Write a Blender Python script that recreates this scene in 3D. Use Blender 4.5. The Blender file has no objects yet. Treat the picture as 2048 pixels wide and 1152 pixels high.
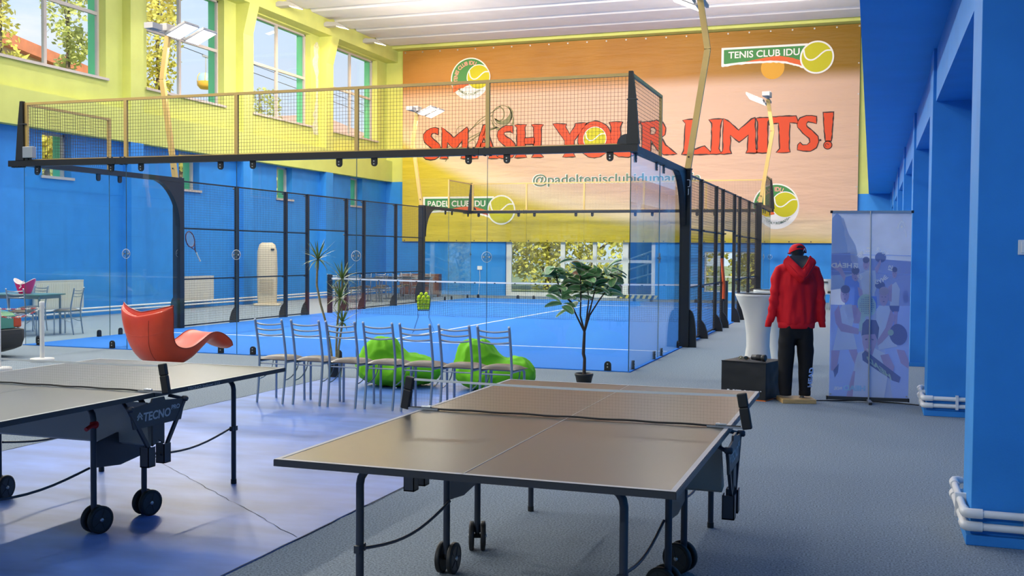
import bpy, bmesh, math, random
from mathutils import Vector, Matrix, noise
from mathutils.geometry import tessellate_polygon
PI = math.pi
sc = bpy.context.scene
C = sc.collection

# ------------------------------------------------------------------ camera
YAW, PIT, ROLL = .3306, -.0335, .0078
_c, _s = math.cos(YAW), math.sin(YAW)
_r, _f, _u = Vector((_c, _s, 0)), Vector((-_s, _c, 0)), Vector((0, 0, 1))
_F = _f*math.cos(PIT) + _u*math.sin(PIT)
_U = _u*math.cos(PIT) - _f*math.sin(PIT)
CR = _r*math.cos(ROLL) + _U*math.sin(ROLL)
CU = _U*math.cos(ROLL) - _r*math.sin(ROLL)
cam = bpy.data.objects.new('camera', bpy.data.cameras.new('camera'))
C.objects.link(cam)
M = Matrix((CR, CU, -_F)).transposed().to_4x4()
M.translation = Vector((3.0052, -13.5109, 1.5597))
cam.matrix_world = M
cam.data.sensor_width = 36
cam.data.lens = 2093.1/2048*36
cam.data.clip_end = 400
sc.camera = cam

# ------------------------------------------------------------------ exposure
sc.view_settings.view_transform = 'Standard'
sc.view_settings.look = 'None'
sc.view_settings.gamma = 1
sc.view_settings.use_curve_mapping = False
sc.view_settings.exposure = 0.0

# ------------------------------------------------------------------ sky
w = bpy.data.worlds.new('sky'); sc.world = w; w.use_nodes = True
nt = w.node_tree; nt.nodes.clear()
out = nt.nodes.new('ShaderNodeOutputWorld'); bg = nt.nodes.new('ShaderNodeBackground')
tc = nt.nodes.new('ShaderNodeTexCoord'); sep = nt.nodes.new('ShaderNodeSeparateXYZ')
rmp = nt.nodes.new('ShaderNodeValToRGB')
rmp.color_ramp.elements[0].position = 0.0; rmp.color_ramp.elements[0].color = (.80, .90, 1, 1)
rmp.color_ramp.elements[1].position = .55; rmp.color_ramp.elements[1].color = (.42, .66, .97, 1)
nz = nt.nodes.new('ShaderNodeTexNoise'); nz.inputs['Scale'].default_value = 5; nz.inputs['Detail'].default_value = 8
mp = nt.nodes.new('ShaderNodeMapping'); mp.inputs['Scale'].default_value = (1, 1, 3.5)
r2 = nt.nodes.new('ShaderNodeValToRGB'); r2.color_ramp.elements[0].position = .55; r2.color_ramp.elements[1].position = .72
mx = nt.nodes.new('ShaderNodeMix'); mx.data_type = 'RGBA'; mx.inputs['B'].default_value = (.95, .96, 1, 1)
L = nt.links.new
L(tc.outputs['Generated'], sep.inputs[0]); L(sep.outputs['Z'], rmp.inputs[0])
L(tc.outputs['Generated'], mp.inputs[0]); L(mp.outputs[0], nz.inputs['Vector']); L(nz.outputs[0], r2.inputs[0])
L(rmp.outputs[0], mx.inputs['A']); L(r2.outputs[0], mx.inputs['Factor'])
L(mx.outputs['Result'], bg.inputs[0]); bg.inputs[1].default_value = 1.1
L(bg.outputs[0], out.inputs[0])

# ------------------------------------------------------------------ sun over the garden outside
sun = bpy.data.objects.new('sun', bpy.data.lights.new('sun', 'SUN')); C.objects.link(sun)
sun.data.energy = 7.0; sun.data.color = (1, .93, .78); sun.data.angle = .01
sun.rotation_euler = Vector((-.55, .62, -.75)).to_track_quat('-Z', 'Y').to_euler()

def area(name, loc, direction, sx, sy, power, color=(1, 1, 1), parent=None):
    l = bpy.data.lights.new(name, 'AREA'); l.shape = 'RECTANGLE'; l.size = sx; l.size_y = sy
    l.energy = power; l.color = color
    o = bpy.data.objects.new(name, l); C.objects.link(o); o.location = loc
    o.rotation_euler = Vector(direction).to_track_quat('-Z', 'Y').to_euler()
    if parent: o.parent = parent
    return o
# added rows of unseen ceiling fill lamps (their housings are built below)
CEIL_FILL = [(x, y) for y in (-17, -11, -5, 1, 7) for x in (-11.0, -6.0, -1.0)]
CEIL_FILL_POWER = {-17: 25, -11: 30, -5: 60, 1: 120, 7: 150}
for x, y in CEIL_FILL:
    area('ceiling_fill', (x, y, 8.7), (0, 0, -1), 1.6, .5, CEIL_FILL_POWER[y]*(.9 if x == -11 else 1), (1, .95, .88))
# added fill lamps under the roof, out of view, to brighten the banner
BANNER_FILL = [(-11.0, 11.2), (-5.5, 11.2), (0.0, 11.2)]
for x, y in BANNER_FILL:
    area('banner_fill', (x, y, 8.45), (0, .80, -.60), .9, .4, 600 if x == -5.5 else 390, (1, .88, .74))

# added fill lamps on the rear wall, to light the pillar fronts
REAR_FILL = [(-10.0, 7.4), (-6.5, 7.4), (-3.0, 7.4)]
for x, z in REAR_FILL:
    area('rear_fill_lamp', (x, -20.55, z), (.45, .80, -.32), .6, .4, 235, (.93, .96, 1))
MEZZ_FILL = [(5.6, -12.0), (5.6, -16.5)]  # added lamps under the mezzanine, unseen, brightening pillars and right foreground
for x, y in MEZZ_FILL:
    area('mezzanine_fill', (x, y, 3.44), (0, 0, -1), 1.2, .3, 85, (.80, .90, 1))

# ------------------------------------------------------------------ materials
def srgb(r, g, b):
    f = lambda c: (c/255)/12.92 if c <= 10 else (((c/255)+.055)/1.055)**2.4
    return (f(r), f(g), f(b), 1)
MATS = {}
def mat(name, col, rough=.5, metal=0, var=0, vscale=6, bump=0, bscale=60, emit=0, spec=.5, coat=0, detail=4, stretch=None):
    m = bpy.data.materials.new(name); m.use_nodes = True
    n = m.node_tree; b = n.nodes['Principled BSDF']
    b.inputs['Base Color'].default_value = col
    b.inputs['Roughness'].default_value = rough
    b.inputs['Metallic'].default_value = metal
    b.inputs['Specular IOR Level'].default_value = spec
    b.inputs['Coat Weight'].default_value = coat
    if emit:
        b.inputs['Emission Color'].default_value = col; b.inputs['Emission Strength'].default_value = emit
    t = None
    if var or bump:
        t = n.nodes.new('ShaderNodeTexCoord'); src = t.outputs['Object']
        if stretch:
            mpn = n.nodes.new('ShaderNodeMapping'); mpn.inputs['Scale'].default_value = stretch
            n.links.new(src, mpn.inputs[0]); src = mpn.outputs[0]
    if var:
        z = n.nodes.new('ShaderNodeTexNoise'); z.inputs['Scale'].default_value = vscale; z.inputs['Detail'].default_value = detail
        r = n.nodes.new('ShaderNodeValToRGB')
        r.color_ramp.elements[0].position = .3; r.color_ramp.elements[1].position = .7
        r.color_ramp.elements[0].color = tuple(max(0, c*(1-var)) for c in col[:3])+(1,)
        r.color_ramp.elements[1].color = tuple(min(1, c*(1+var)) for c in col[:3])+(1,)
        n.links.new(src, z.inputs['Vector']); n.links.new(z.outputs[0], r.inputs[0])
        n.links.new(r.outputs[0], b.inputs['Base Color'])
    if bump:
        z = n.nodes.new('ShaderNodeTexNoise'); z.inputs['Scale'].default_value = bscale; z.inputs['Detail'].default_value = 3
        bp = n.nodes.new('ShaderNodeBump'); bp.inputs['Strength'].default_value = bump; bp.inputs['Distance'].default_value = .01
        n.links.new(src, z.inputs['Vector']); n.links.new(z.outputs[0], bp.inputs['Height']); n.links.new(bp.outputs[0], b.inputs['Normal'])
    MATS[name] = m
    return m
def glass(name, tint, ior=1.45, boost=1.0):
    m = bpy.data.materials.new(name); m.use_nodes = True
    n = m.node_tree; n.nodes.clear()
    o = n.nodes.new('ShaderNodeOutputMaterial'); mxs = n.nodes.new('ShaderNodeMixShader')
    t = n.nodes.new('ShaderNodeBsdfTransparent'); t.inputs[0].default_value = tint
    g = n.nodes.new('ShaderNodeBsdfGlossy'); g.inputs['Roughness'].default_value = 0.0
    ge = n.nodes.new('ShaderNodeNewGeometry'); dt = n.nodes.new('ShaderNodeVectorMath'); dt.operation = 'DOT_PRODUCT'
    n.links.new(ge.outputs['Incoming'], dt.inputs[0]); n.links.new(ge.outputs['Normal'], dt.inputs[1])
    def math_node(op, a, b):
        q = n.nodes.new('ShaderNodeMath'); q.operation = op
        for i, v in enumerate((a, b)):
            if v is None: continue
            if isinstance(v, (int, float)): q.inputs[i].default_value = v
            else: n.links.new(v, q.inputs[i])
        return q.outputs[0]
    c = math_node('ABSOLUTE', dt.outputs['Value'], None)
    p = math_node('POWER', math_node('SUBTRACT', 1.0, c), 5.0)
    r0 = ((ior-1)/(ior+1))**2
    fac = math_node('MULTIPLY', math_node('ADD', math_node('MULTIPLY', p, 1-r0), r0), boost)
    n.links.new(fac, mxs.inputs[0])
    n.links.new(t.outputs[0], mxs.inputs[1]); n.links.new(g.outputs[0], mxs.inputs[2]); n.links.new(mxs.outputs[0], o.inputs[0])
    MATS[name] = m
    return m
def emitter(name, col, strength):
    m = bpy.data.materials.new(name); m.use_nodes = True
    n = m.node_tree; n.nodes.clear()
    o = n.nodes.new('ShaderNodeOutputMaterial'); e = n.nodes.new('ShaderNodeEmission')
    e.inputs[0].default_value = col; e.inputs[1].default_value = strength
    n.links.new(e.outputs[0], o.inputs[0]); MATS[name] = m
    return m

# ------------------------------------------------------------------ mesh helpers
class MB:
    def __init__(s):
        s.v = []; s.f = []; s.m = []; s.sm = []; s.mats = []
    def add(s, vs, fs, m, smooth=False):
        if m not in s.mats: s.mats.append(m)
        k = s.mats.index(m); b = len(s.v)
        s.v.extend(tuple(p) for p in vs)
        for f in fs:
            s.f.append(tuple(b+i for i in f)); s.m.append(k); s.sm.append(smooth)
        return s
    def box(s, a, b, m):
        x0, y0, z0 = [min(p, q) for p, q in zip(a, b)]; x1, y1, z1 = [max(p, q) for p, q in zip(a, b)]
        return s.add([(x0,y0,z0),(x1,y0,z0),(x1,y1,z0),(x0,y1,z0),(x0,y0,z1),(x1,y0,z1),(x1,y1,z1),(x0,y1,z1)],
            [(0,3,2,1),(4,5,6,7),(0,1,5,4),(1,2,6,5),(2,3,7,6),(3,0,4,7)], m)
    def bar(s, p, q, wd, ht, m, up=(0,0,1)):
        p, q = Vector(p), Vector(q); d = (q-p).normalized(); up = Vector(up)
        if abs(d.dot(up)) > .99: up = Vector((0, 1, 0))
        x = d.cross(up).normalized(); y = x.cross(d).normalized()
        vs = [e + x*(a*wd/2) + y*(b*ht/2) for e in (p, q) for a, b in ((-1,-1),(1,-1),(1,1),(-1,1))]
        return s.add(vs, [(0,1,2,3),(7,6,5,4),(0,4,5,1),(1,5,6,2),(2,6,7,3),(3,7,4,0)], m)
    def tube(s, pts, r, m, n=8, closed=False, flat=1.0, smooth=True):
        pts = [Vector(p) for p in pts]; N = len(pts)
        rs = r if isinstance(r, (list, tuple)) else [r]*N
        t0 = (pts[1]-pts[0]).normalized(); a = Vector((0,0,1)) if abs(t0.z) < .9 else Vector((1,0,0))
        nx = t0.cross(a).normalized(); vs = []
        for i in range(N):
            if closed: t = (pts[(i+1) % N]-pts[i-1]).normalized()
            elif i == 0: t = t0
            elif i == N-1: t = (pts[i]-pts[i-1]).normalized()
            else: t = ((pts[i+1]-pts[i]).normalized()+(pts[i]-pts[i-1]).normalized()).normalized()
            nx = (nx - t*nx.dot(t)).normalized(); ny = t.cross(nx)
            for k in range(n):
                an = 2*PI*k/n
                vs.append(pts[i] + nx*(math.cos(an)*rs[i]) + ny*(math.sin(an)*rs[i]*flat))
        fs = []
        for i in range(N if closed else N-1):
            j = (i+1) % N
            for k in range(n):
                l = (k+1) % n; fs.append((i*n+k, i*n+l, j*n+l, j*n+k))
        s.add(vs, fs, m, smooth)
        if not closed:
            s.add(vs[:n], [tuple(range(n))[::-1]], m); s.add(vs[-n:], [tuple(range(n))], m)
        return s
    def lathe(s, prof, m, n=24, c=(0,0,0), axis=(0,0,1), lobe=None, smooth=True, caps=True):
        c = Vector(c); ax = Vector(axis).normalized()
        a = Vector((1,0,0)) if abs(ax.x) < .9 else Vector((0,1,0))
        x = (a - ax*a.dot(ax)).normalized(); y = ax.cross(x)
        vs = []
        for i, (r, h) in enumerate(prof):
            for k in range(n):
                an = 2*PI*k/n; rr = r*(lobe(i, an) if lobe else 1)
                vs.append(c + ax*h + x*(rr*math.cos(an)) + y*(rr*math.sin(an)))
        fs = [(i*n+k, i*n+(k+1) % n, (i+1)*n+(k+1) % n, (i+1)*n+k) for i in range(len(prof)-1) for k in range(n)]
        s.add(vs, fs, m, smooth)
        if not caps: return s
        if prof[0][0] > 1e-4: s.add(vs[:n], [tuple(range(n))[::-1]], m)
        if prof[-1][0] > 1e-4: s.add(vs[-n:], [tuple(range(n))], m)
        return s
    def grid(s, fn, nu, nv, m, cu=False, cv=False, smooth=True):
        vs = [fn(i/(nu if cu else nu-1), j/(nv if cv else nv-1)) for i in range(nu) for j in range(nv)]
        fs = []
        for i in range(nu if cu else nu-1):
            for j in range(nv if cv else nv-1):
                a, b = (i+1) % nu, (j+1) % nv
                fs.append((i*nv+j, a*nv+j, a*nv+b, i*nv+b))
        return s.add(vs, fs, m, smooth)
    def ell(s, c, r, m, nu=12, nv=8, rot=None):
        c = Vector(c); R = rot or Matrix.Identity(3)
        vs = [c + R @ Vector((0, 0, -r[2]))]
        for j in range(1, nv):
            th = PI*j/nv
            for k in range(nu):
                an = 2*PI*k/nu
                vs.append(c + R @ Vector((r[0]*math.sin(th)*math.cos(an), r[1]*math.sin(th)*math.sin(an), -r[2]*math.cos(th))))
        vs.append(c + R @ Vector((0, 0, r[2]))); e = len(vs)-1
        fs = []
        for k in range(nu):
            l = (k+1) % nu
            fs.append((0, 1+l, 1+k)); fs.append((e, 1+(nv-2)*nu+k, 1+(nv-2)*nu+l))
            for j in range(nv-2):
                fs.append((1+j*nu+k, 1+j*nu+l, 1+(j+1)*nu+l, 1+(j+1)*nu+k))
        return s.add(vs, fs, m, True)
    def flat(s, outer, fn, m, holes=()):
        loops = [[Vector((x, y, 0)) for x, y in lp] for lp in (outer, *holes)]
        tris = tessellate_polygon(loops); allp = [p for lp in loops for p in lp]
        return s.add([fn(p.x, p.y) for p in allp], tris, m)
    def prism(s, poly, fn, h0, h1, m):
        n = len(poly); loops = [[Vector((x, y, 0)) for x, y in poly]]
        tris = tessellate_polygon(loops)
        a = [fn(x, y, h0) for x, y in poly]; b = [fn(x, y, h1) for x, y in poly]
        s.add(a, tris, m); s.add(b, [t[::-1] for t in tris], m)
        return s.add(a+b, [(i, (i+1) % n, n+(i+1) % n, n+i) for i in range(n)], m)
    def ribbon(s, pts, wd, fn, m):
        P = [Vector(p) for p in pts]; vs = []
        for i, p in enumerate(P):
            t = (P[min(i+1, len(P)-1)]-P[max(i-1, 0)]).normalized(); q = Vector((-t.y, t.x))
            ww = wd(i/(len(P)-1)) if callable(wd) else wd
            vs += [fn(*(p+q*ww/2)), fn(*(p-q*ww/2))]
        return s.add(vs, [(2*i, 2*i+1, 2*i+3, 2*i+2) for i in range(len(P)-1)], m)
    def text(s, body, x0, x1, y0, y1, fn, m, bold=0.0, mirror=False):
        vs, fs = text_mesh(body, bold)
        ax = min(v[0] for v in vs); bx = max(v[0] for v in vs); ay = min(v[1] for v in vs); by = max(v[1] for v in vs)
        q = []
        for x, y in vs:
            tx = (x-ax)/(bx-ax)
            if mirror: tx = 1-tx
            q.append(fn(x0+tx*(x1-x0), y0+(y-ay)/(by-ay)*(y1-y0)))
        return s.add(q, fs, m)
    def build(s, name, parent=None, bevel=0, normals=True, seg=2):
        me = bpy.data.meshes.new(name); me.from_pydata(s.v, [], s.f)
        for m in s.mats: me.materials.append(m)
        me.polygons.foreach_set('material_index', s.m); me.polygons.foreach_set('use_smooth', s.sm)
        if normals:
            b = bmesh.new(); b.from_mesh(me); bmesh.ops.recalc_face_normals(b, faces=b.faces); b.to_mesh(me); b.free()
        me.update()
        o = bpy.data.objects.new(name, me); C.objects.link(o)
        if parent: o.parent = parent
        if bevel:
            md = o.modifiers.new('bevel', 'BEVEL'); md.width = bevel; md.segments = seg; md.limit_method = 'ANGLE'
        return o
TXT = {}
def text_mesh(body, bold):
    k = (body, bold)
    if k not in TXT:
        cu = bpy.data.curves.new('lettering', 'FONT'); cu.body = body; cu.size = 1; cu.offset = bold; cu.resolution_u = 4
        o = bpy.data.objects.new('lettering', cu); C.objects.link(o)
        dg = bpy.context.evaluated_depsgraph_get()
        me = bpy.data.meshes.new_from_object(o.evaluated_get(dg))
        TXT[k] = ([(v.co.x, v.co.y) for v in me.vertices], [tuple(p.vertices) for p in me.polygons])
        bpy.data.objects.remove(o); bpy.data.curves.remove(cu); bpy.data.meshes.remove(me)
    return TXT[k]
def tag(o, label=None, cat=None, group=None, kind=None):
    if label: o['label'] = label
    if cat: o['category'] = cat
    if group: o['group'] = group
    if kind: o['kind'] = kind
    return o
def thing(name, label, cat, loc=(0, 0, 0), rz=0, group=None):
    o = bpy.data.objects.new(name, None); C.objects.link(o)
    o.location = loc; o.rotation_euler = (0, 0, rz); o.empty_display_size = .1
    return tag(o, label, cat, group)
def dup(root, loc, rz, label, group=None):
    r = root.copy(); C.objects.link(r); r.location = loc; r.rotation_euler = (0, 0, rz); tag(r, label, None, group)
    for ch in list(root.children):
        c = ch.copy(); C.objects.link(c); c.parent = r
        for g in list(ch.children):
            d = g.copy(); C.objects.link(d); d.parent = c
    return r
def struct(o):
    o['kind'] = 'structure'; return o
def melt(mb, name, parent, m, voxel, smooth=6, wrinkle=0, wscale=6, fn=None):
    """one continuous skin over overlapping lumps"""
    o = mb.build('lumps'); md = o.modifiers.new('r', 'REMESH'); md.mode = 'VOXEL'; md.voxel_size = voxel; md.use_smooth_shade = True
    sm = o.modifiers.new('s', 'SMOOTH'); sm.factor = .5; sm.iterations = smooth
    dg = bpy.context.evaluated_depsgraph_get()
    me = bpy.data.meshes.new_from_object(o.evaluated_get(dg)); me.name = name
    bpy.data.objects.remove(o)
    me.materials.clear(); me.materials.append(m)
    for p in me.polygons: p.use_smooth = True; p.material_index = 0
    if wrinkle or fn:
        ns = [v.normal.copy() for v in me.vertices]
        for v, n in zip(me.vertices, ns):
            if fn: v.co = v.co + n*fn(v.co)
            if wrinkle: v.co = v.co + n*(wrinkle*noise.noise(Vector((v.co.x*wscale, v.co.y*wscale, v.co.z*wscale*.6))))
    me.update()
    q = bpy.data.objects.new(name, me); C.objects.link(q)
    if parent: q.parent = parent
    return q

GLYPHS = {
'S':[[(-12.25,6.13),(-12.27,5.92),(-12.33,5.97),(-12.42,5.99),(-12.52,5.95),(-12.55,5.86),(-12.5,5.78),(-12.34,5.66),(-12.21,5.54),(-12.15,5.38),(-12.15,5.23),(-12.23,5.1),(-12.38,5.02),(-12.55,5.0),(-12.74,5.04),(-12.82,5.1),(-12.81,5.24),(-12.74,5.28),(-12.66,5.2),(-12.55,5.16),(-12.45,5.19),(-12.42,5.28),(-12.47,5.4),(-12.63,5.53),(-12.78,5.65),(-12.83,5.79),(-12.82,5.93),(-12.72,6.05),(-12.55,6.14),(-12.38,6.17)]],
'M':[[(-12.11,6.17),(-11.93,6.03),(-11.63,5.77),(-11.35,5.97),(-11.11,6.15),(-11.08,6.06),(-11.1,5.36),(-11.02,5.07),(-11.03,5.01),(-11.34,5.02),(-11.28,5.13),(-11.28,5.7),(-11.59,5.35),(-11.9,5.65),(-11.92,5.13),(-11.86,5.03),(-12.17,5.03),(-12.1,5.15),(-12.08,6.03)]],
'A':[[(-10.47,6.2),(-10.37,6.22),(-10.43,5.87),(-10.69,5.06),(-10.67,5.01),(-11.01,5.01),(-10.9,5.12),(-10.69,5.54)],[(-10.37,6.22),(-10.27,5.87),(-10.05,5.29),(-9.95,5.05),(-9.82,4.99),(-10.26,5.0),(-10.2,5.09),(-10.27,5.3),(-10.47,5.87)],[(-10.56,5.57),(-10.26,5.56),(-10.23,5.34),(-10.63,5.35)]],
'S.1':[[(-9.35,6.13),(-9.34,5.89),(-9.42,5.95),(-9.56,5.96),(-9.66,5.93),(-9.68,5.85),(-9.6,5.76),(-9.4,5.63),(-9.26,5.5),(-9.22,5.34),(-9.24,5.16),(-9.34,5.03),(-9.52,4.97),(-9.72,4.99),(-9.88,5.03),(-9.88,5.18),(-9.78,5.12),(-9.62,5.08),(-9.52,5.13),(-9.51,5.24),(-9.56,5.39),(-9.72,5.51),(-9.86,5.65),(-9.92,5.8),(-9.89,5.96),(-9.76,6.08),(-9.6,6.15)]],
'H':[[(-9.25,6.17),(-8.83,6.16),(-8.88,6.08),(-8.87,5.1),(-8.81,5.01),(-9.24,5.0),(-9.17,5.1),(-9.16,6.08)],[(-8.61,6.16),(-8.19,6.15),(-8.27,6.06),(-8.27,5.08),(-8.17,5.0),(-8.6,5.0),(-8.53,5.09),(-8.53,6.07)],[(-8.91,5.69),(-8.5,5.69),(-8.5,5.48),(-8.9,5.48)]],
'Y':[[(-7.8,6.16),(-7.33,6.13),(-7.37,6.05),(-7.2,5.77),(-6.99,6.06),(-6.99,6.14),(-6.59,6.16),(-6.68,6.01),(-7.04,5.57),(-7.05,5.07),(-6.99,4.99),(-7.44,4.99),(-7.36,5.08),(-7.37,5.57),(-7.72,6.04)]],
'U':[[(-5.75,6.15),(-5.3,6.15),(-5.38,5.99),(-5.36,5.35),(-5.28,5.21),(-5.12,5.2),(-5.03,5.34),(-5.03,6.01),(-5.1,6.14),(-4.66,6.15),(-4.76,6.0),(-4.75,5.22),(-4.85,5.02),(-5.06,4.94),(-5.41,4.96),(-5.62,5.08),(-5.69,5.3),(-5.69,6.0)]],
'R':[[(-4.65,6.1),(-4.1,6.15),(-3.89,6.08),(-3.79,5.89),(-3.81,5.68),(-3.93,5.58),(-3.78,5.3),(-3.4,5.0),(-3.83,4.99),(-4.06,5.18),(-4.29,5.53),(-4.3,5.02),(-4.66,5.03),(-4.59,5.12),(-4.58,5.99)]],
'Rh':[[(-4.33,5.94),(-4.16,5.97),(-4.07,5.83),(-4.13,5.67),(-4.32,5.66)]],
'L':[[(-3.18,6.14),(-2.75,6.15),(-2.83,6.04),(-2.93,5.17),(-2.74,5.13),(-2.44,5.23),(-2.24,5.02),(-2.26,4.97),(-3.2,4.98),(-3.13,5.09),(-3.08,6.03)]],
'I':[[(-2.29,6.13),(-1.86,6.13),(-1.91,6.01),(-1.96,5.14),(-1.91,5.01),(-1.81,4.98),(-2.25,4.97),(-2.19,5.09),(-2.19,6.01)]],
'M.1':[[(-1.8,6.14),(-1.68,6.07),(-1.3,5.73),(-0.88,6.09),(-0.78,6.13),(-0.74,5.11),(-0.65,4.98),(-1.04,4.98),(-0.98,5.08),(-0.97,5.59),(-1.28,5.36),(-1.58,5.61),(-1.59,5.09),(-1.54,4.98),(-1.9,4.97),(-1.81,5.06),(-1.8,5.95)]],
'I.1':[[(-0.73,6.12),(-0.27,6.13),(-0.36,5.99),(-0.36,5.1),(-0.3,4.98),(-0.73,4.98),(-0.66,5.1),(-0.67,6.0)]],
'T':[[(-0.3,6.03),(-0.19,6.14),(0.55,6.15),(0.63,5.91),(0.5,5.94),(0.35,5.96),(0.34,5.08),(0.38,4.98),(-0.04,4.97),(0.06,5.09),(0.02,5.95),(-0.18,5.94),(-0.29,5.9)]],
'S.2':[[(1.2,6.1),(1.21,5.89),(1.11,5.94),(0.94,5.97),(0.87,5.89),(0.9,5.79),(1.06,5.66),(1.25,5.46),(1.28,5.29),(1.22,5.1),(1.03,5.0),(0.8,5.01),(0.63,5.05),(0.64,5.2),(0.7,5.27),(0.78,5.18),(0.93,5.18),(1.02,5.28),(1.0,5.41),(0.79,5.6),(0.63,5.79),(0.61,5.93),(0.7,6.07),(0.89,6.13),(1.06,6.13)]],
'!':[[(1.43,6.23),(1.73,6.23),(1.68,5.32),(1.51,5.32)]]}
# ================================================================== the hall
carpet = mat('carpet', (.235, .285, .335, 1), .95, var=.45, vscale=95, bump=.5, bscale=220, detail=2, spec=.15)
vinyl = mat('vinyl', (.095, .20, .56, 1), .42, spec=.38, var=.30, vscale=1.3, bump=.03, bscale=14, detail=8, stretch=(1, 2.6, 1))
turf = mat('turf', (.029, .18, .60, 1), .9, var=.08, vscale=90, bump=.2, bscale=250, spec=.15)
linew = mat('court_white', (.80, .82, .86, 1), .8)
blue = mat('blue_paint', (.034, .255, .68, 1), .55, var=.06, vscale=3, bump=.06, bscale=90, spec=.3)
green = mat('green_paint', (.60, .625, .17, 1), .6, var=.05, vscale=2, bump=.06, bscale=70, spec=.3)
ceilm = mat('ceiling_paint', (.70, .67, .65, 1), .8, var=.04, vscale=2, bump=.05)
pvc = mat('window_frame', (.56, .49, .44, 1), .5)
emerald = mat('emerald_paint', (.16, .70, .34, 1), .6)
winglass = glass('window_glass', (.97, .98, .99, 1), 1.3)
white = mat('white_plastic', (.78, .78, .78, 1), .4)
blackm = mat('black_steel', (.012, .012, .014, 1), .42, spec=.45)
darkg = mat('dark_grey_steel', (.035, .038, .042, 1), .45, var=.1, vscale=4)
gold = mat('gold_steel', (.60, .40, .13, 1), .42, metal=.25, var=.06, vscale=3)
chrome = mat('brushed_chrome', (.55, .58, .62, 1), .28, metal=.9)
alu = mat('aluminium', (.45, .46, .48, 1), .4, metal=.7)
grime = mat('crack_grime', (.03, .045, .07, 1), .9)

XW, YB, ZC = -14.42, 22.5, 9.25
def P3(x, y, z): return (x, y, z)
# ---- floors
struct(MB().box((-15, -21, -.12), (8.5, 22.8, 0), carpet).build('floor'))
o = struct(MB().box((-3.3, -20.9, 0), (.095, -2.0, .005), vinyl).build('floor_vinyl'))
# worn seams and cracks in the vinyl
rnd = random.Random(4)
mb = MB()
def crack(p, q, wd, jit, n=26):
    pts = []
    for i in range(n):
        t = i/(n-1); pts.append((p[0]+(q[0]-p[0])*t+rnd.uniform(-jit, jit), p[1]+(q[1]-p[1])*t+rnd.uniform(-jit, jit)))
    mb.ribbon(pts, lambda t: wd*(.4+rnd.random()), lambda x, y: (x, y, .0062), grime)
crack((-1.15, -10.0), (-.05, -9.55), .008, .012)
crack((-.72, -9.78), (-.04, -9.50), .012, .008)
crack((-3.2, -6.2), (.08, -8.55), .004, .01, 60)
crack((-3.3, -2.02), (-3.3, -12.), .013, .006, 80)
crack((.097, -2.02), (.097, -12.), .007, .007, 80)
mb.build('floor_crack', o)
o = struct(MB().box((-10.03, -.03, 0), (.03, 20.03, .012), turf).build('floor_court'))
mb = MB()
for a, b in (((-9.95, 2.975), (-.05, 3.025)), ((-9.95, 16.975), (-.05, 17.025)), ((-5.025, 2.8), (-4.975, 17.2))):
    mb.box((a[0], a[1], .012), (b[0], b[1], .0145), linew)
mb.build('court_line', o)

# ---- walls with openings
def wall(mb, fn, u0, u1, z0, z1, holes, m, t0, t1):
    """fn(u, t, z); holes = [(u0, u1, z0, z1)] sorted by u"""
    def bx(a, b, c, d):
        if b-a > 1e-4 and d-c > 1e-4: mb.box(fn(a, t0, c), fn(b, t1, d), m)
    u = u0
    for a, b, c, d in sorted(holes):
        bx(u, a, z0, z1); bx(a, b, z0, c); bx(a, b, d, z1); u = b
    bx(u, u1, z0, z1)
fx = lambda u, t, z: (t, u, z)
fy = lambda u, t, z: (u, t, z)
PITCH = 4.84
UPW = [(8.67-PITCH*1+k*PITCH, 12.02-PITCH+k*PITCH, 5.64, 8.62) for k in range(-4, 4)]
UPW = [(a, b, c, d) for a, b, c, d in UPW]
LOW = [(9.95-PITCH+k*PITCH, 10.85-PITCH+k*PITCH, 3.17, 4.19) for k in range(-4, 4)]
mb = MB(); wall(mb, fx, -21, 22.8, 0, 4.2, LOW, blue, -14.7, XW)
wl = struct(mb.build('wall_left'))
mb = MB(); wall(mb, fx, -21, 22.8, 4.2, ZC, UPW, green, -14.7, XW)
mb.build('upper_wall', wl)
mb = MB()
wall(mb, fx, -21, 22.8, 4.2, ZC, [(a, b, c, d) for a, b, c, d in UPW], emerald, -14.95, -14.7)
wall(mb, fx, -21, 22.8, 0, 4.2, LOW, emerald, -14.95, -14.7)
mb.build('outer_reveal', wl)
PIL = [8.0+PITCH*k for k in range(-5, 3)]
# spandrel ledge, head beam, pilasters with haunches
struct(MB().box((XW, -21, 4.2), (-14.17, 22.5, 4.98), green).build('trim_1'))
mb = MB().box((XW, -21, 8.66), (-13.95, 22.5, ZC), green)
struct(mb.build('trim_2'))
for i, y in enumerate(PIL):
    mb = MB().box((XW, y-.24, 0), (-14.17, y+.24, 4.2), blue)
    mb.prism([(XW, 4.98), (-14.17, 4.98), (-14.17, 7.8), (-13.951, 8.66), (XW, 8.66)], lambda x, z, h: (x, h, z), y-.24, y+.24, green)
    struct(mb.build('pilaster'))
# flaking plaster on the last pilaster bay
plaster = mat('bare_plaster', (.62, .60, .42, 1), .9, var=.2, vscale=18, bump=.6, bscale=30)
mb = MB(); rnd = random.Random(8)
zs = [8.45-.16*i for i in range(20)]
outl = [(17.33+rnd.uniform(-.05, .03), z) for z in zs] + [(17.10+rnd.uniform(-.06, .08)+.10*math.sin(z*3), z) for z in zs[::-1]]
mb.prism(outl, lambda y, z, h: (h, y, z), XW, XW+.012, plaster); mb.build('plaster_patch', wl)

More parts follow.
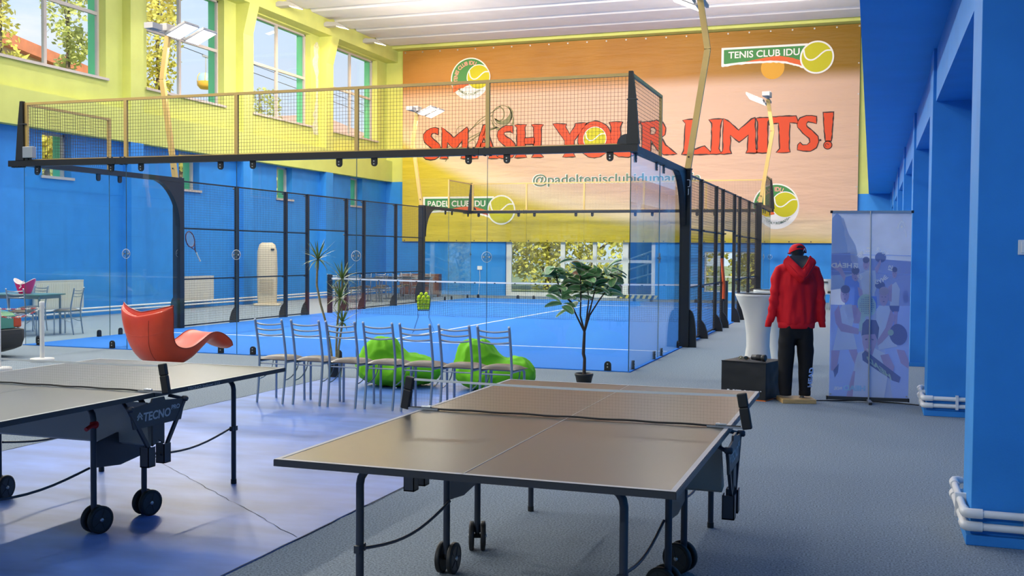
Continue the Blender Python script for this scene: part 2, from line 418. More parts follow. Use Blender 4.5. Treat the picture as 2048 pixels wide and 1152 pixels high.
def window(idx, a, b, c, d, mull=True):
    x0, x1 = -14.70, -14.62; t = .055
    mb = MB()
    mb.box((x0, a, c), (x1, a+t, d), pvc).box((x0, b-t, c), (x1, b, d), pvc).box((x0, a, c), (x1, b, c+t), pvc).box((x0, a, d-t), (x1, b, d), pvc)
    mb.box((-14.62, a-.0, c-.0), (-14.40, b, c+.03), pvc)
    mb.box((-14.40, a-.06, c-.03), (-14.37, b+.06, c+.03), pvc)
    o = struct(mb.build('window_%d' % idx))
    mb = MB()
    if mull:
        ym = (a+b)/2-.05; zm = c+(d-c)*.525
        mb.box((x0, ym-.04, c+t), (x1, ym+.04, d-t), pvc)
        mb.build('mullion', o)
        MB().box((x0+.005, a+t, zm-.04), (x1-.005, ym-.04, zm+.04), pvc).box((x0+.005, ym+.04, zm-.04), (x1-.005, b-t, zm+.04), pvc).build('transom', o)
    MB().box((-14.665, a+.02, c+.02), (-14.655, b-.02, d-.02), winglass).build('pane', o)
k = 1
for a, b, c, d in UPW: window(k, a, b, c, d); k += 1
for a, b, c, d in LOW: window(k, a, b, c, d, False); k += 1

# ---- back wall: blue dado, green above, glazed entrance and a garden window
HB = [(-9.62, -4.1, 0.0, 2.12), (-2.4, -.62, .28, 1.66)]  # entrance opening widened to stand in for a garden reflected in the glass
mb = MB(); wall(mb, fy, -14.7, 8.5, 0, 3.57, HB, blue, 22.5, 22.8)
wb = struct(mb.build('wall_back'))
MB().box((-14.7, 22.5, 3.57), (-13.0, 22.8, 4.2), blue).box((-13.0, 22.5, 3.57), (8.5, 22.8, ZC), green).box((-14.7, 22.5, 4.2), (-13.0, 22.8, ZC), green).build('upper_wall', wb)
struct(MB().box((XW, 22.0, 9.08), (8.5, 22.5, ZC), green).build('trim_3'))
doorw = mat('door_frame_paint', (.80, .78, .74, 1), .5)
mb = MB(); y0, y1 = 22.55, 22.63
for x, ww in ((-9.5, .2), (-7.46, .16), (-6.28, .14), (-5.17, .2), (-4.17, .14)):
    mb.box((x-ww/2, y0, 0), (x+ww/2, y1, 2.12), doorw)
for x0, x1 in ((-9.4, -7.54), (-7.38, -6.35), (-6.21, -5.27), (-5.07, -4.24)):
    mb.box((x0, y0, 2.02), (x1, y1, 2.12), doorw).box((x0, y0, 0), (x1, y1, .14), doorw)
for x0, x1 in ((-7.38, -6.35), (-6.21, -5.27), (-5.07, -4.24)): mb.box((x0, y0, 1.24), (x1, y1, 1.34), doorw)
o = struct(mb.build('door_1'))
MB().box((-9.45, 22.58, .02), (-4.12, 22.59, 2.1), winglass).build('pane', o)
stripe_y = mat('warning_yellow', (.65, .55, .05, 1), .6); stripe_k = mat('warning_black', (.03, .03, .03, 1), .6)
mb = MB()
for i in range(14):
    x = -5.45+i*.1; mb.prism([(x, 0), (x+.1, 0), (x+.16, .12), (x+.06, .12)], lambda a, z, h: (a, h, z), 22.46, 22.5, stripe_y if i % 2 else stripe_k)
mb.build('warning_strip', o)
mb = MB()
a, b, c, d = HB[1]
mb.box((a, 22.55, c), (a+.05, 22.62, d), doorw).box((b-.05, 22.55, c), (b, 22.62, d), doorw).box((a+.05, 22.55, c), (b-.05, 22.62, c+.05), doorw).box((a+.05, 22.55, d-.05), (b-.05, 22.62, d), doorw).box((a+.05, 22.56, .78), (b-.05, 22.61, .82), doorw)
o = struct(mb.build('window_%d' % k)); k += 1
MB().box((a+.02, 22.58, c+.02), (b-.02, 22.59, d-.02), winglass).build('pane', o)

# ---- rear wall behind the camera (seen only in the court glass), right wall, roof
HR = [(-8.2, -4.1, .05, 2.3), (-2.6, .8, .9, 2.3)]
mb = MB(); wall(mb, fy, -14.7, 8.5, 0, 4.2, HR, blue, -21.3, -21)
wr = struct(mb.build('wall_rear'))
MB().box((-14.7, -21.3, 4.2), (8.5, -21, ZC), green).build('upper_wall', wr)
for a, b, c, d in HR:
    mb = MB(); n = 4
    for i in range(n+1):
        x = a+(b-a)*i/n; mb.box((x-.05, -21.2, c), (x+.05, -21.1, d), doorw)
    for i in range(n):
        x0 = a+(b-a)*i/n+.05; x1 = a+(b-a)*(i+1)/n-.05
        mb.box((x0, -21.2, c), (x1, -21.1, c+.1), doorw).box((x0, -21.2, d-.1), (x1, -21.1, d), doorw)
    o = struct(mb.build('window_%d' % k)); k += 1
    MB().box((a+.02, -21.16, c+.02), (b-.02, -21.15, d-.02), winglass).build('pane', o)
struct(MB().box((8.5, -21.3, 0), (8.8, 22.8, ZC), blue).build('wall_right'))
mb = MB().box((-14.95, -21.3, ZC), (8.8, 22.8, ZC+.3), ceilm)
y = 22.0-1.53
while y > -21:   # precast roof slabs: shallow trays with rounded shoulders
    mb.prism([(y+.06, ZC), (y+.20, ZC-.09), (y+1.33, ZC-.09), (y+1.47, ZC)], lambda a, z, h: (h, a, z), -13.94, 8.5, ceilm)
    y -= 1.53
struct(mb.build('ceiling'))

# ---- mezzanine along the right side, with its beams and pillars
bluec = mat('blue_paint_bounce', (.02, .31, .82, 1), .6, var=.04, vscale=2, bump=.05, spec=.2)  # wall blue lightened to stand in for bounce light from the floor
mb = MB().box((2.88, -21, 3.57), (8.5, 22.5, 3.95), bluec).box((2.88, -21, 3.95), (3.0, 22.0, 5.1), blue)
struct(mb.build('mezzanine'))
RP = [-7.12+PITCH*k for k in range(-2, 7)]
for i, y in enumerate(RP):
    y1 = min(y+PITCH-.25, 22.5)
    if y1 > y+.26: struct(MB().box((3.57, y+.25, 3.06), (4.02, y1, 3.57), blue).build('trim_%d' % (10+i)))
for y in RP:
    mb = MB().box((3.54, y-.25, .055), (4.05, y+.25, 3.57), blue).box((3.515, y-.28, 0), (4.075, y+.27, .055), blue)
    struct(mb.build('pillar', bevel=.004))
for i, y in enumerate(RP):   # infill walls between pillars
    if i == 0: continue
    y0 = RP[i-1]+.25
    if i > 1: struct(MB().box((4.0, y0, 0), (4.1, y-.25, 3.06), blue).build('wall_infill'))

# ---- heating pipes wrapped round the pillars and along the walls
def bracket(mb, p, n): pass
pipem = mat('white_pipe', (.72, .73, .74, 1), .35)
for i, (y, lab) in enumerate(((RP[2], 'pair of white heating pipes wrapping the foot of the nearest blue pillar'), (RP[3], 'pair of white heating pipes around the second blue pillar beside the mannequin stand'))):
    t = thing('heating_pipe', lab, 'pipe', (3.54, y-.25, 0), 0, 'pipes round the pillars')
    for h in (.105, .175):
        r = .021
        mb = MB().tube([(.02, .86, h), (-.032, .82, h), (-.032, .02, h), (-.030, -.010, h), (-.022, -.026, h), (-.008, -.032, h), (.51, -.032, h)], r, pipem, 12)
        mb.build('pipe', t)
        MB().tube([(-.032, .06, h), (-.030, -.012, h), (-.022, -.028, h), (-.006, -.033, h), (.055, -.032, h)], r*1.3, pipem, 12).build('elbow', t)
        MB().tube([(-.032, .70, h), (-.032, .79, h), (-.025, .83, h), (.0, .85, h)], r*1.3, pipem, 12).build('elbow', t)
    MB().box((.26, -.058, .075), (.285, 0, .21), pipem).build('bracket', t)
    MB().box((-.058, .30, .075), (-.0, .325, .21), pipem).build('bracket', t)
for nm, x0, lab in (('heating_pipe', -14.17, 'pair of long white heating pipes running along the foot of the left wall'),):
    t = thing(nm, lab, 'pipe', (-14.13, 0, 0))
    for h in (.12, .2): MB().tube([(0, -3, h), (0, 22.3, h)], .022, pipem, 8).build('pipe', t)
t = thing('heating_pipe', 'blue painted pipes low on the wall right of the translucent banner', 'pipe', (4.0, 2.6, 0))
for h in (.16, .27): MB().tube([(-.03, -4.6, h), (-.03, -.3, h)], .028, blue, 10).build('pipe', t)

t = thing('light_switch', 'white light switch plate on the nearest blue pillar', 'switch', (3.78, RP[2]-.25, 1.61))
MB().box((-.04, -.012, -.04), (.04, 0, .04), white).build('plate', t, bevel=.003)
MB().box((-.025, -.017, -.028), (.025, -.012, .028), white).build('rocker', t, bevel=.002)
# wavy white cable on the wall right of the banner
t = MB().tube([(3.97-.0, -1.55+.3*i+.0, 0.62+(.03 if i % 2 else -.02)) for i in range(5)], .004, white, 6).build('cable')
tag(t, 'thin zigzag white cable on the blue wall beside the banner stand', 'cable')
# floor cable from the black box to the second pillar
t = MB().tube([(1.95, -1.9, .006), (2.3, -1.98, .006), (2.9, -1.70, .006), (3.3, -1.76, .006), (3.5, -1.85, .006)], .006, blackm, 6).build('floor_cable')
tag(t, 'thin black cable on the carpet between the black box and second pillar', 'cable')

# ---- housings of the added ceiling fill lamps
lampm = mat('lamp_housing', (.42, .40, .38, 1), .5)
glow = emitter('lamp_glow', (1, .93, .82, 1), 4)
warmglow = emitter('warm_glow', (1, .80, .45, 1), 14)
CL = thing('ceiling_fill_housing', 'added flat grey housing of a fill lamp under the white ceiling slabs', 'lamp', (*CEIL_FILL[0], 8.72), 0, 'added fill lamps under the ceiling')
MB().box((-.85, -.3, 0), (.85, .3, .07), lampm).build('housing', CL)
for hx_ in (-.6, .6): MB().tube([(hx_, 0, .07), (hx_, 0, .45)], .006, lampm, 6).build('hanger', CL)
for x, y in CEIL_FILL[1:]: dup(CL, (x, y, 8.72), 0, CL['label'], CL['group'])

# ---- floodlights along the head beam on the left
def beam_light(y, lab, P=150, col=(1, .70, .36), d=(.35, 0, -.9)):
    t = thing('wall_floodlight', lab, 'lamp', (-13.95, y, 9.0), 0, 'floodlights on the left beam')
    mb = MB().prism([(0, -.02), (.16, -.0), (.44, -.02), (.78, -.20), (.80, -.24), (.42, -.14), (.0, -.14)], lambda x, z, h: (x, h, z), -.13, .13, lampm)
    mb.build('housing', t, bevel=.012)
    MB().prism([(.44, -.151), (.775, -.239), (.775, -.243), (.44, -.155)], lambda x, z, h: (x, h, z), -.11, .11, warmglow).build('lens', t)
    MB().box((-.02, -.05, -.12), (.12, .05, .03), lampm).build('bracket', t)
    area('floodlight_beam', (.62, 0, -.26), d, .3, .2, P, col, t)
for y, lab in ((14.1, 'orange glowing floodlight nearest the camera on the green beam above the windows'), (17.0, 'middle of the three glowing floodlights on the green window beam'), (19.75, 'glowing floodlight on the green beam closest to the orange banner')): beam_light(y, lab)
for y in (11.2, 8.3, 5.4, 2.5, -.4, -3.3, -6.2, -9.1): beam_light(y, 'floodlight on the green beam further towards the camera', 320, (1, .93, .85), (.86, 0, -.50))
ML = thing('mezzanine_fill_housing', 'added flat housing of a fill lamp under the blue mezzanine ceiling', 'lamp', (*MEZZ_FILL[0], 3.45), 0, 'added fill lamps under the mezzanine')
MB().box((-.65, -.2, 0), (.65, .2, .12), lampm).build('housing', ML)
for x, y in MEZZ_FILL[1:]: dup(ML, (x, y, 3.45), 0, ML['label'])
t = thing('wall_lamp', 'small lit lamp at the edge of the mezzanine high on the right', 'lamp', (2.80, 3.28, 5.22))
MB().box((0, -.05, -.05), (.085, .05, .03), lampm).build('housing', t)
MB().box((-.012, -.035, -.045), (0.0, .035, .015), warmglow).build('lens', t)

BL = thing('banner_fill_housing', 'added grey housing of a fill lamp tilted towards the big printed banner', 'lamp', (*BANNER_FILL[0], 8.5), 0, 'added fill lamps for the banner')
R_ = Vector((0, .80, -.60)).to_track_quat('-Z', 'Y').to_matrix()
mb = MB(); bxv = lambda a, b: [R_ @ Vector(p) for p in ((a[0],a[1],a[2]),(b[0],a[1],a[2]),(b[0],b[1],a[2]),(a[0],b[1],a[2]),(a[0],a[1],b[2]),(b[0],a[1],b[2]),(b[0],b[1],b[2]),(a[0],b[1],b[2]))]
mb.add(bxv((-.5, -.25, .02), (.5, .25, .14)), [(0,3,2,1),(4,5,6,7),(0,1,5,4),(1,2,6,5),(2,3,7,6),(3,0,4,7)], lampm); mb.build('housing', BL)
MB().tube([(0, -.05, .1), (0, -.05, .66)], .02, lampm, 8).build('hanger', BL)
for x, y in BANNER_FILL[1:]: dup(BL, (x, y, 8.5), 0, BL['label'])

RL = thing('rear_fill_lamp', 'added square fill lamp on the green wall behind the camera', 'lamp', (REAR_FILL[0][0], -21, REAR_FILL[0][1]), 0, 'added fill lamps on the rear wall')
MB().box((-.05, 0, -.05), (.05, .25, .05), lampm).box((-.36, .24, -.26), (.36, .36, .26), lampm).build('housing', RL)
for x, z in REAR_FILL[1:]: dup(RL, (x, -21, z), 0, RL['label'])
# ================================================================== the big printed banner on the back wall
def banner_material():
    m = bpy.data.materials.new('banner_print'); m.use_nodes = True
    n = m.node_tree; b = n.nodes['Principled BSDF']; b.inputs['Roughness'].default_value = .5; b.inputs['Specular IOR Level'].default_value = .25
    t = n.nodes.new('ShaderNodeTexCoord'); s = n.nodes.new('ShaderNodeSeparateXYZ'); n.links.new(t.outputs['Object'], s.inputs[0])
    def mnode(op, a, bb=None, c=None):
        q = n.nodes.new('ShaderNodeMath'); q.operation = op
        for i, v in enumerate((a, bb, c)):
            if v is None: continue
            if isinstance(v, (int, float)): q.inputs[i].default_value = v
            else: n.links.new(v, q.inputs[i])
        return q.outputs[0]
    def step(v, a, bb):
        q = n.nodes.new('ShaderNodeMapRange'); q.interpolation_type = 'SMOOTHSTEP'
        n.links.new(v, q.inputs[0]); q.inputs[1].default_value = a; q.inputs[2].default_value = bb
        return q.outputs[0]
    def mix(f, a, bb):
        q = n.nodes.new('ShaderNodeMix'); q.data_type = 'RGBA'; n.links.new(f, q.inputs['Factor'])
        for k, v in (('A', a), ('B', bb)):
            if isinstance(v, tuple): q.inputs[k].default_value = v
            else: n.links.new(v, q.inputs[k])
        return q.outputs['Result']
    X, Z = s.outputs['X'], s.outputs['Z']
    nz = n.nodes.new('ShaderNodeTexNoise'); nz.inputs['Scale'].default_value = .55; n.links.new(t.outputs['Object'], nz.inputs['Vector'])
    # sand tone, a yellow swoosh in the lower left, a clay band along the top
    edge = mnode('MULTIPLY_ADD', mnode('POWER', 2.718, mnode('DIVIDE', mnode('ADD', X, 13.7), -6.0)), 3.9, 2.0)
    d = mnode('SUBTRACT', edge, Z)
    yel = mix(step(X, -9, -3), (.60, .46, .035, 1), (.52, .40, .008, 1))
    sand = mix(step(d, -.9, .05), (.66, .42, .29, 1), (.76, .58, .36, 1))
    c = mix(step(d, -.05, .55), sand, yel)
    clay = mix(nz.outputs[0], (.31, .125, .028, 1), (.50, .235, .042, 1))
    clay = mix(step(X, -4.5, 2.3), clay, (.26, .135, .012, 1))
    c = mix(step(Z, 7.15, 7.75), c, clay)
    n.links.new(c, b.inputs['Base Color'])
    w1 = n.nodes.new('ShaderNodeTexNoise'); w1.inputs['Scale'].default_value = 1.6; w1.inputs['Detail'].default_value = 4
    mp1 = n.nodes.new('ShaderNodeMapping'); mp1.inputs['Rotation'].default_value = (0, -.6, 0); mp1.inputs['Scale'].default_value = (.35, 1, 2.2)
    n.links.new(t.outputs['Object'], mp1.inputs[0]); n.links.new(mp1.outputs[0], w1.inputs['Vector'])
    bp = n.nodes.new('ShaderNodeBump'); bp.inputs['Strength'].default_value = .45; bp.inputs['Distance'].default_value = .12
    n.links.new(w1.outputs[0], bp.inputs['Height']); n.links.new(bp.outputs[0], b.inputs['Normal'])
    return m
bprint = banner_material()
BN = tag(MB().box((-13.7, 22.40, 1.96), (2.54, 22.415, 9.06), bprint).build('wall_banner'), 'huge orange and yellow printed banner covering the back wall', 'banner')
ink = lambda nm, c, r=.5: mat(nm, c, r, spec=.25)
iorange = ink('ink_orange', (.68, .065, .016, 1)); idark = ink('ink_outline', (.045, .022, .02, 1)); iwhite = ink('ink_white', (.82, .78, .72, 1))
igreen = ink('ink_green', (.06, .24, .065, 1)); iball = ink('ink_ball', (.52, .47, .012, 1)); ired = ink('ink_red', (.70, .12, .03, 1)); iolive = ink('ink_olive', (.22, .21, .10, 1))
ipink = ink('ink_pink', (.80, .34, .26, 1)); isage = ink('ink_sage', (.12, .19, .12, 1)); igold = ink('ink_glow', (.68, .33, .03, 1))
def art(layer): return lambda x, z: (x, 22.398-.003*layer, z)
rough = random.Random(3)
def fray(poly, step, amp, grow):
    """resample an outline, push it outwards by grow and ruffle it"""
    n = len(poly); area2 = sum(poly[i][0]*poly[(i+1) % n][1]-poly[(i+1) % n][0]*poly[i][1] for i in range(n)); sg = 1 if area2 > 0 else -1
    pts = []
    for i in range(n):
        a, b = Vector(poly[i]), Vector(poly[(i+1) % n]); k = max(1, int((b-a).length/step))
        for j in range(k): pts.append(a.lerp(b, j/k))
    res = []
    for i, p in enumerate(pts):
        t = (pts[(i+1) % len(pts)]-pts[i-1])
        if t.length < 1e-6: res.append(tuple(p)); continue
        t.normalize(); nn = Vector((t.y, -t.x))*sg
        q = p+nn*(grow+rough.uniform(-amp, amp)); res.append((q.x, q.y))
    return res
glyph_fill = MB(); glyph_line = MB()
for nm, polys in GLYPHS.items():
    if nm == 'Rh': continue
    for pl in polys:
        holes = GLYPHS['Rh'] if nm == 'R' else ()
        fr = fray(pl, .10, .012, .0)
        glyph_fill.flat(fr, art(3), iorange, holes=[fray(h, .1, .008, -.02) for h in holes])
        glyph_line.flat(fray(pl, .10, .010, .038), art(2), idark, holes=[fray(h, .1, .008, -.05) for h in holes])
def disc(cx, cz, rx, rz=None, n=48): return [(cx+rx*math.cos(2*PI*i/n), cz+(rz or rx)*math.sin(2*PI*i/n)) for i in range(n)]
glyph_line.flat(fray(disc(-6.28, 5.57, .63, .66), .1, .012, 0), art(2), idark)
glyph_fill.flat(fray(disc(-6.28, 5.57, .60, .63), .1, .012, 0), art(3), iorange)
glyph_line.flat(disc(1.58, 5.17, .145), art(2), idark); glyph_fill.flat(disc(1.58, 5.17, .115), art(3), iorange)
glyph_line.ribbon([(1.55+.05*math.cos(a), 5.17+.05*math.sin(a)) for a in [i*.5 for i in range(10)]], .02, art(4), idark)
glyph_line.flat(disc(1.34, 5.34, .035), art(3), idark)
glyph_line.build('slogan_outline', BN); glyph_fill.build('slogan_lettering', BN)
def smooth_line(p, n=6):
    P = [Vector(q) for q in p]; r = []
    for i in range(len(P)-1):
        a, b, c, d = P[max(i-1, 0)], P[i], P[i+1], P[min(i+2, len(P)-1)]
        for k in range(n):
            t = k/n; r.append(tuple(.5*((2*b)+(c-a)*t+(2*a-5*b+4*c-d)*t*t+(3*b-a-3*c+d)*t**3)))
    return r+[tuple(P[-1])]
# balls
mb = MB()
def ball(cx, cz, r, flip, lay, wd=None, fill=iball, rim=.07):
    mb.flat(disc(cx, cz, r), art(lay), iwhite)
    if fill: mb.flat(disc(cx, cz, r*(1-rim)), art(lay+1), fill)
    wd = wd or r*.09
    sx = -1 if flip else 1
    seam = [(-.78, .50), (-.70, .10), (-.50, -.12), (-.22, -.14), (.05, .02), (.30, .24), (.55, .38), (.86, .38)]
    mb.ribbon([(cx+sx*x*r, cz+y*r) for x, y in smooth_line(seam)], wd, art(lay+2), iwhite)
ball(-6.28, 5.60, .42, False, 4, .035, rim=.05)
mb.build('letter_ball', BN)
# rising ball sketch behind the first word
mb = MB()
for ln, wd in (([(-11.9, 5.42), (-11.51, 5.63), (-11.02, 6.0), (-10.61, 6.41), (-10.21, 6.62), (-9.81, 6.87)], .035), ([(-11.76, 5.56), (-11.22, 5.89), (-10.53, 6.36), (-10.11, 6.56)], .03),
               ([(-11.96, 4.92), (-11.51, 5.48), (-10.85, 5.83), (-10.37, 6.02), (-9.88, 6.12)], .04), ([(-11.59, 5.29), (-11.02, 5.62), (-10.53, 5.91), (-10.0, 6.08)], .05),
               ([(-9.85, 6.87), (-9.69, 6.71), (-9.69, 6.45), (-9.85, 6.34), (-10.01, 6.42)], .045), ([(-11.45, 5.75), (-11.53, 5.95), (-11.5, 6.1), (-11.38, 6.2), (-11.2, 6.2)], .025),
               ([(-10.9, 5.7), (-10.78, 5.6), (-10.8, 5.4), (-10.95, 5.2)], .025)):
    mb.ribbon(smooth_line(ln), wd, art(1), iolive)
mb.ribbon(disc(-9.75, 6.52, .37)+[(-9.38, 6.52)], .03, art(1), iolive)
mb.ribbon(smooth_line([(-10.05, 6.46), (-9.89, 6.29), (-9.65, 6.28), (-9.45, 6.44), (-9.39, 6.66), (-9.53, 6.87)]), lambda t: .02+.16*math.sin(PI*t), art(1), iolive)
mb.ribbon(smooth_line([(-10.15, 6.39), (-10.05, 6.16), (-9.76, 6.0), (-9.48, 6.03), (-9.33, 6.25), (-9.33, 6.5)]), lambda t: .02+.10*math.sin(PI*t), art(1), iolive)
mb.build('ball_sketch', BN)
# the two name boards
def board(words, x0, x1, zt, bx, bz, br, fill, nm, tx0, tx1, tz0, tz1):
    global mb
    mb = MB(); dz = zt-8.47
    low = [(x0, 7.95+dz), (-.99-(-1.86)+x0, 8.01+dz), (1.76+x0, 8.0+dz), (2.26+x0, 7.9+dz), (x1-.1, 7.76+dz)]
    lows = smooth_line(low, 8)
    mb.flat([(x0-.05, zt+.05), (x0-.05, 7.90+dz)]+[(x, z-.06+rough.uniform(-.012, .012)) for x, z in lows]+[(x1, zt+.05)], art(1), iwhite)
    mb.flat([(x0+.03, zt-.02), (x0+.03, 7.99+dz)]+[(x, z+.02) for x, z in lows[1:]]+[(x1, zt-.02)], art(2), igreen)
    mb.flat([(x+0, z+.005+rough.uniform(-.01, .01)) for x, z in lows[6:]]+[(x, z+.17*min(1, (x-lows[6][0])/1.2)+rough.uniform(-.01, .01)) for x, z in lows[:5:-1]], art(3), ired)
    mb.text(words, tx0, tx1, tz0, tz1, art(4), iwhite, bold=.018)
    ball(bx, bz, br, False, 5, fill=fill, rim=.10)
    mb.build(nm, BN)
board('TENIS CLUB IDU', -1.86, .9, 8.47, 1.19, 8.05, .54, iball, 'club_board', -1.68, .64, 8.15, 8.38)
board('PADEL CLUB IDU', -12.80, -10.04, 3.57, -9.75, 3.12, .54, iball, 'club_board', -12.66, -10.37, 3.25, 3.47)
# round badges
def arc_text(body, cx, cz, r, a0, a1, size, lay, m, bold=.02, inside=False, mirror=False, target=None, fn=None):
    """letters set one by one along an arc from angle a0 to a1 (degrees)"""
    tgt = target or mb; fn = fn or art(lay)
    vs, fs = text_mesh(body, bold); xa = min(v[0] for v in vs); xb = max(v[0] for v in vs)
    q = []
    for x, y in vs:
        t = (x-xa)/(xb-xa)
        an = math.radians(a0+(a1-a0)*t); rr = r-y*size if inside else r+y*size
        px, pz = cx+rr*math.cos(an), cz+rr*math.sin(an)
        q.append(fn(px, pz))
    tgt.add(q, fs, m)
def badge(cx, cz, r, ox, oz, br):
    global mb
    mb = MB()
    mb.flat(disc(cx, cz, r), art(1), iwhite)
    ri = r*.94; a0, a1 = math.radians(28), math.radians(214)
    arc = [(cx+ri*math.cos(a0+(a1-a0)*i/40), cz+ri*math.sin(a0+(a1-a0)*i/40)) for i in range(41)]
    mb.flat(arc+[(cx-.15*r, cz-.30*r), (cx+.35*r, cz-.1*r)], art(2), igreen)
    rag = [(cx-.86*r+.13*r*i, cz-(.62-.05*i)*r+rough.uniform(-.03, .03)) for i in range(11)]
    mb.flat([(cx-.90*r, cz-.30*r)]+rag+[(cx+.4*r, cz-.12*r), (cx-.1*r, cz-.22*r)], art(3), ired)
    arc_text('TENIS CLUB IDU', cx, cz, r*.66, 192, 66, r*.26, 4, ipink, .03)
    ball(cx+ox, cz+oz, br, False, 5, rim=.07)
    arc_text('MAMAIA * ROMANIA', cx, cz, r*.80, 218, 322, r*.16, 4, isage, .01, inside=True)
    mb.build('club_badge', BN)
badge(-11.0, 7.92, .76, .33, .04, .46)
badge(-.05, 3.18, .76, .30, .05, .44)
# handle line
mb = MB()
mb.text('@padeltenisclubidumamaia', -8.59, -2.52, 3.92, 4.40, art(1), iwhite, bold=.03)
mb.text('@padeltenisclubidumamaia', -8.55, -2.55, 3.94, 4.38, art(2), isage, bold=.014)
mb.build('handle_lettering', BN)
# soft printed balls of light
mb = MB().flat(disc(-.22, 7.78, .38), art(.4), igold); mb.build('printed_glow', BN)
# eyelets
for i in range(24):
    x = -13.6+i*.70
    MB().lathe([(.028, 0), (.028, .006)], alu, 10, (x, 22.40, 8.99), (0, -1, 0)).build('eyelet', BN); MB().lathe([(.022, 0), (.022, .006)], darkg, 10, (x, 22.40, 2.0), (0, -1, 0)).build('eyelet', BN)
for z in (2.8, 3.8, 4.8, 5.8, 6.8, 7.8): MB().lathe([(.022, 0), (.022, .006)], alu, 10, (2.5, 22.40, z), (0, -1, 0)).build('eyelet', BN)
# ================================================================== padel court
cglass = glass('court_glass', (.955, .985, .985, 1), 1.52, .9)
gedge = mat('glass_edge', (.10, .17, .17, 1), .2)
acry = glass('acrylic', (.93, .95, .95, 1), 1.5, 1.6)
bolt = mat('bolt_steel', (.5, .5, .5, 1), .35, metal=.8)
wire = mat('fence_wire', (.05, .035, .02, 1), .5)
wire_g = mat('gold_wire', (.30, .18, .06, 1), .5)
Z3, Z4 = 2.947, 3.92
def mesh_wires(mb, fn, u0, u1, z0, z1, m, pitch=.05, t=.0016):
    n = max(1, round((u1-u0)/pitch))
    for i in range(n+1):
        u = u0+(u1-u0)*i/n
        mb.bar(fn(u, z0), fn(u, z1), 2*t, 2*t, m, (0, 1, 0))
    n = max(1, round((z1-z0)/pitch))
    for i in range(n+1):
        z = z0+(z1-z0)*i/n
        mb.bar(fn(u0, z), fn(u1, z), 2*t, 2*t, m)
def clamp_mesh(mb, up):
    """small rounded tongue with slot bolts; built in its own plane: x across, y out, z along"""
    s = -1 if up else 1
    poly = [(-.045, 0), (.045, 0), (.045, s*.075)]+[(.045*math.cos(a), s*(.075+.045*math.sin(a))) for a in [PI*k/8 for k in range(1, 8)]]+[(-.045, s*.075)]
    mb.prism(poly, lambda x, z, h: (x, h, z), -.014, -.007, blackm)
    mb.prism(poly, lambda x, z, h: (x, h, z), .007, .014, blackm)
    mb.box((-.05, -.03, 0), (.05, .03, -s*.004), blackm)
    for z in (.045, .085): mb.lathe([(.010, 0), (.010, .006)], bolt, 8, (0, -.014, s*z), (0, -1, 0))
def pane_thing(x0, x1, along, pos, outsign, label, group, discs=True):
    """a 2 m wide, 2.9 m high toughened pane with its clamps; along 'x' or 'y'"""
    L_ = x1-x0
    loc = ((x0+x1)/2, pos, 0) if along == 'x' else (pos, (x0+x1)/2, 0)
    rz = (0 if outsign < 0 else PI) if along == 'x' else (PI/2 if outsign > 0 else -PI/2)
    t = thing('glass_panel', label, 'glass panel', loc, rz, group)
    mb = MB(); a = L_/2-.003
    vs = [(-a, -.006, .01), (a, -.006, .01), (a, .006, .01), (-a, .006, .01), (-a, -.006, Z3-.04), (a, -.006, Z3-.04), (a, .006, Z3-.04), (-a, .006, Z3-.04)]
    mb.add(vs, [(0, 1, 5, 4), (2, 3, 7, 6)], cglass); mb.add(vs, [(0, 3, 2, 1), (4, 5, 6, 7), (1, 2, 6, 5), (3, 0, 4, 7)], gedge)
    mb.build('pane', t)
    for sx in (-1, 1):
        for up in (0, 1):
            mb = MB(); clamp_mesh(mb, up)
            c = mb.build('clamp', t); c.location = (sx*(L_/2-.28), 0, (Z3-.05) if up else .013)
    if discs:
        mb = MB().lathe([(.0, -.012), (.075, -.012), (.075, -.0065), (0, -.0065)], acry, 28, (-L_/2, 0, 1.5), (0, 1, 0))
        mb.lathe([(.070, -.0125), (.0755, -.0125), (.0755, -.0118), (.070, -.0118)], white, 28, (-L_/2, 0, 1.5), (0, 1, 0), caps=False)
        for sx in (-1, 1): mb.lathe([(.011, -.02), (.011, .012)], blackm, 10, (-L_/2+sx*.042, 0, 1.5), (0, 1, 0)); mb.lathe([(.014, -.022), (.014, -.016)], bolt, 10, (-L_/2+sx*.042, 0, 1.5), (0, 1, 0))
        mb.build('joint_disc', t)
    return t
where = ('leftmost clear glass pane of the near court end, behind the white chain post', 'second pane from the left in the near glass wall, behind the red lounge chair', 'middle pane of the near glass wall, behind the spiky potted palm', 'fourth glass pane of the near court end, behind the bean bags', 'glass pane of the near court end behind the broad-leaved potted tree')
for i in range(5): pane_thing(-10+2*i, -8+2*i, 'x', 0, -1, where[i], 'near glass wall panes', i > 0)
for i in range(5): pane_thing(-10+2*i, -8+2*i, 'x', 20, 1, ('far glass pane at the far left court corner', 'far glass pane second from the left, under the padel board', 'middle pane of the far glass wall, before the glazed entrance', 'far glass pane in front of the white door leaves', 'far glass pane at the far right court corner')[i], 'far glass wall panes', i > 0)
for i in range(2):
    pane_thing(2*i, 2*i+2, 'y', 0, 1, ('first side pane right of the near glass corner', 'side pane between the near right corner pane and the thick black post')[i], 'side glass panes', i > 0)
    pane_thing(2*i, 2*i+2, 'y', -10, -1, ('left side pane at the near left court corner', 'left side pane beside the thick black post with curved bracket')[i], 'side glass panes', i > 0)
    pane_thing(16+2*i, 18+2*i, 'y', 0, 1, ('far right side pane next to the last black post', 'far right side pane at the far court corner')[i], 'side glass panes', i > 0)
    pane_thing(16+2*i, 18+2*i, 'y', -10, -1, ('far left side pane next to the last black post', 'far left side pane at the far court corner')[i], 'side glass panes', i > 0)

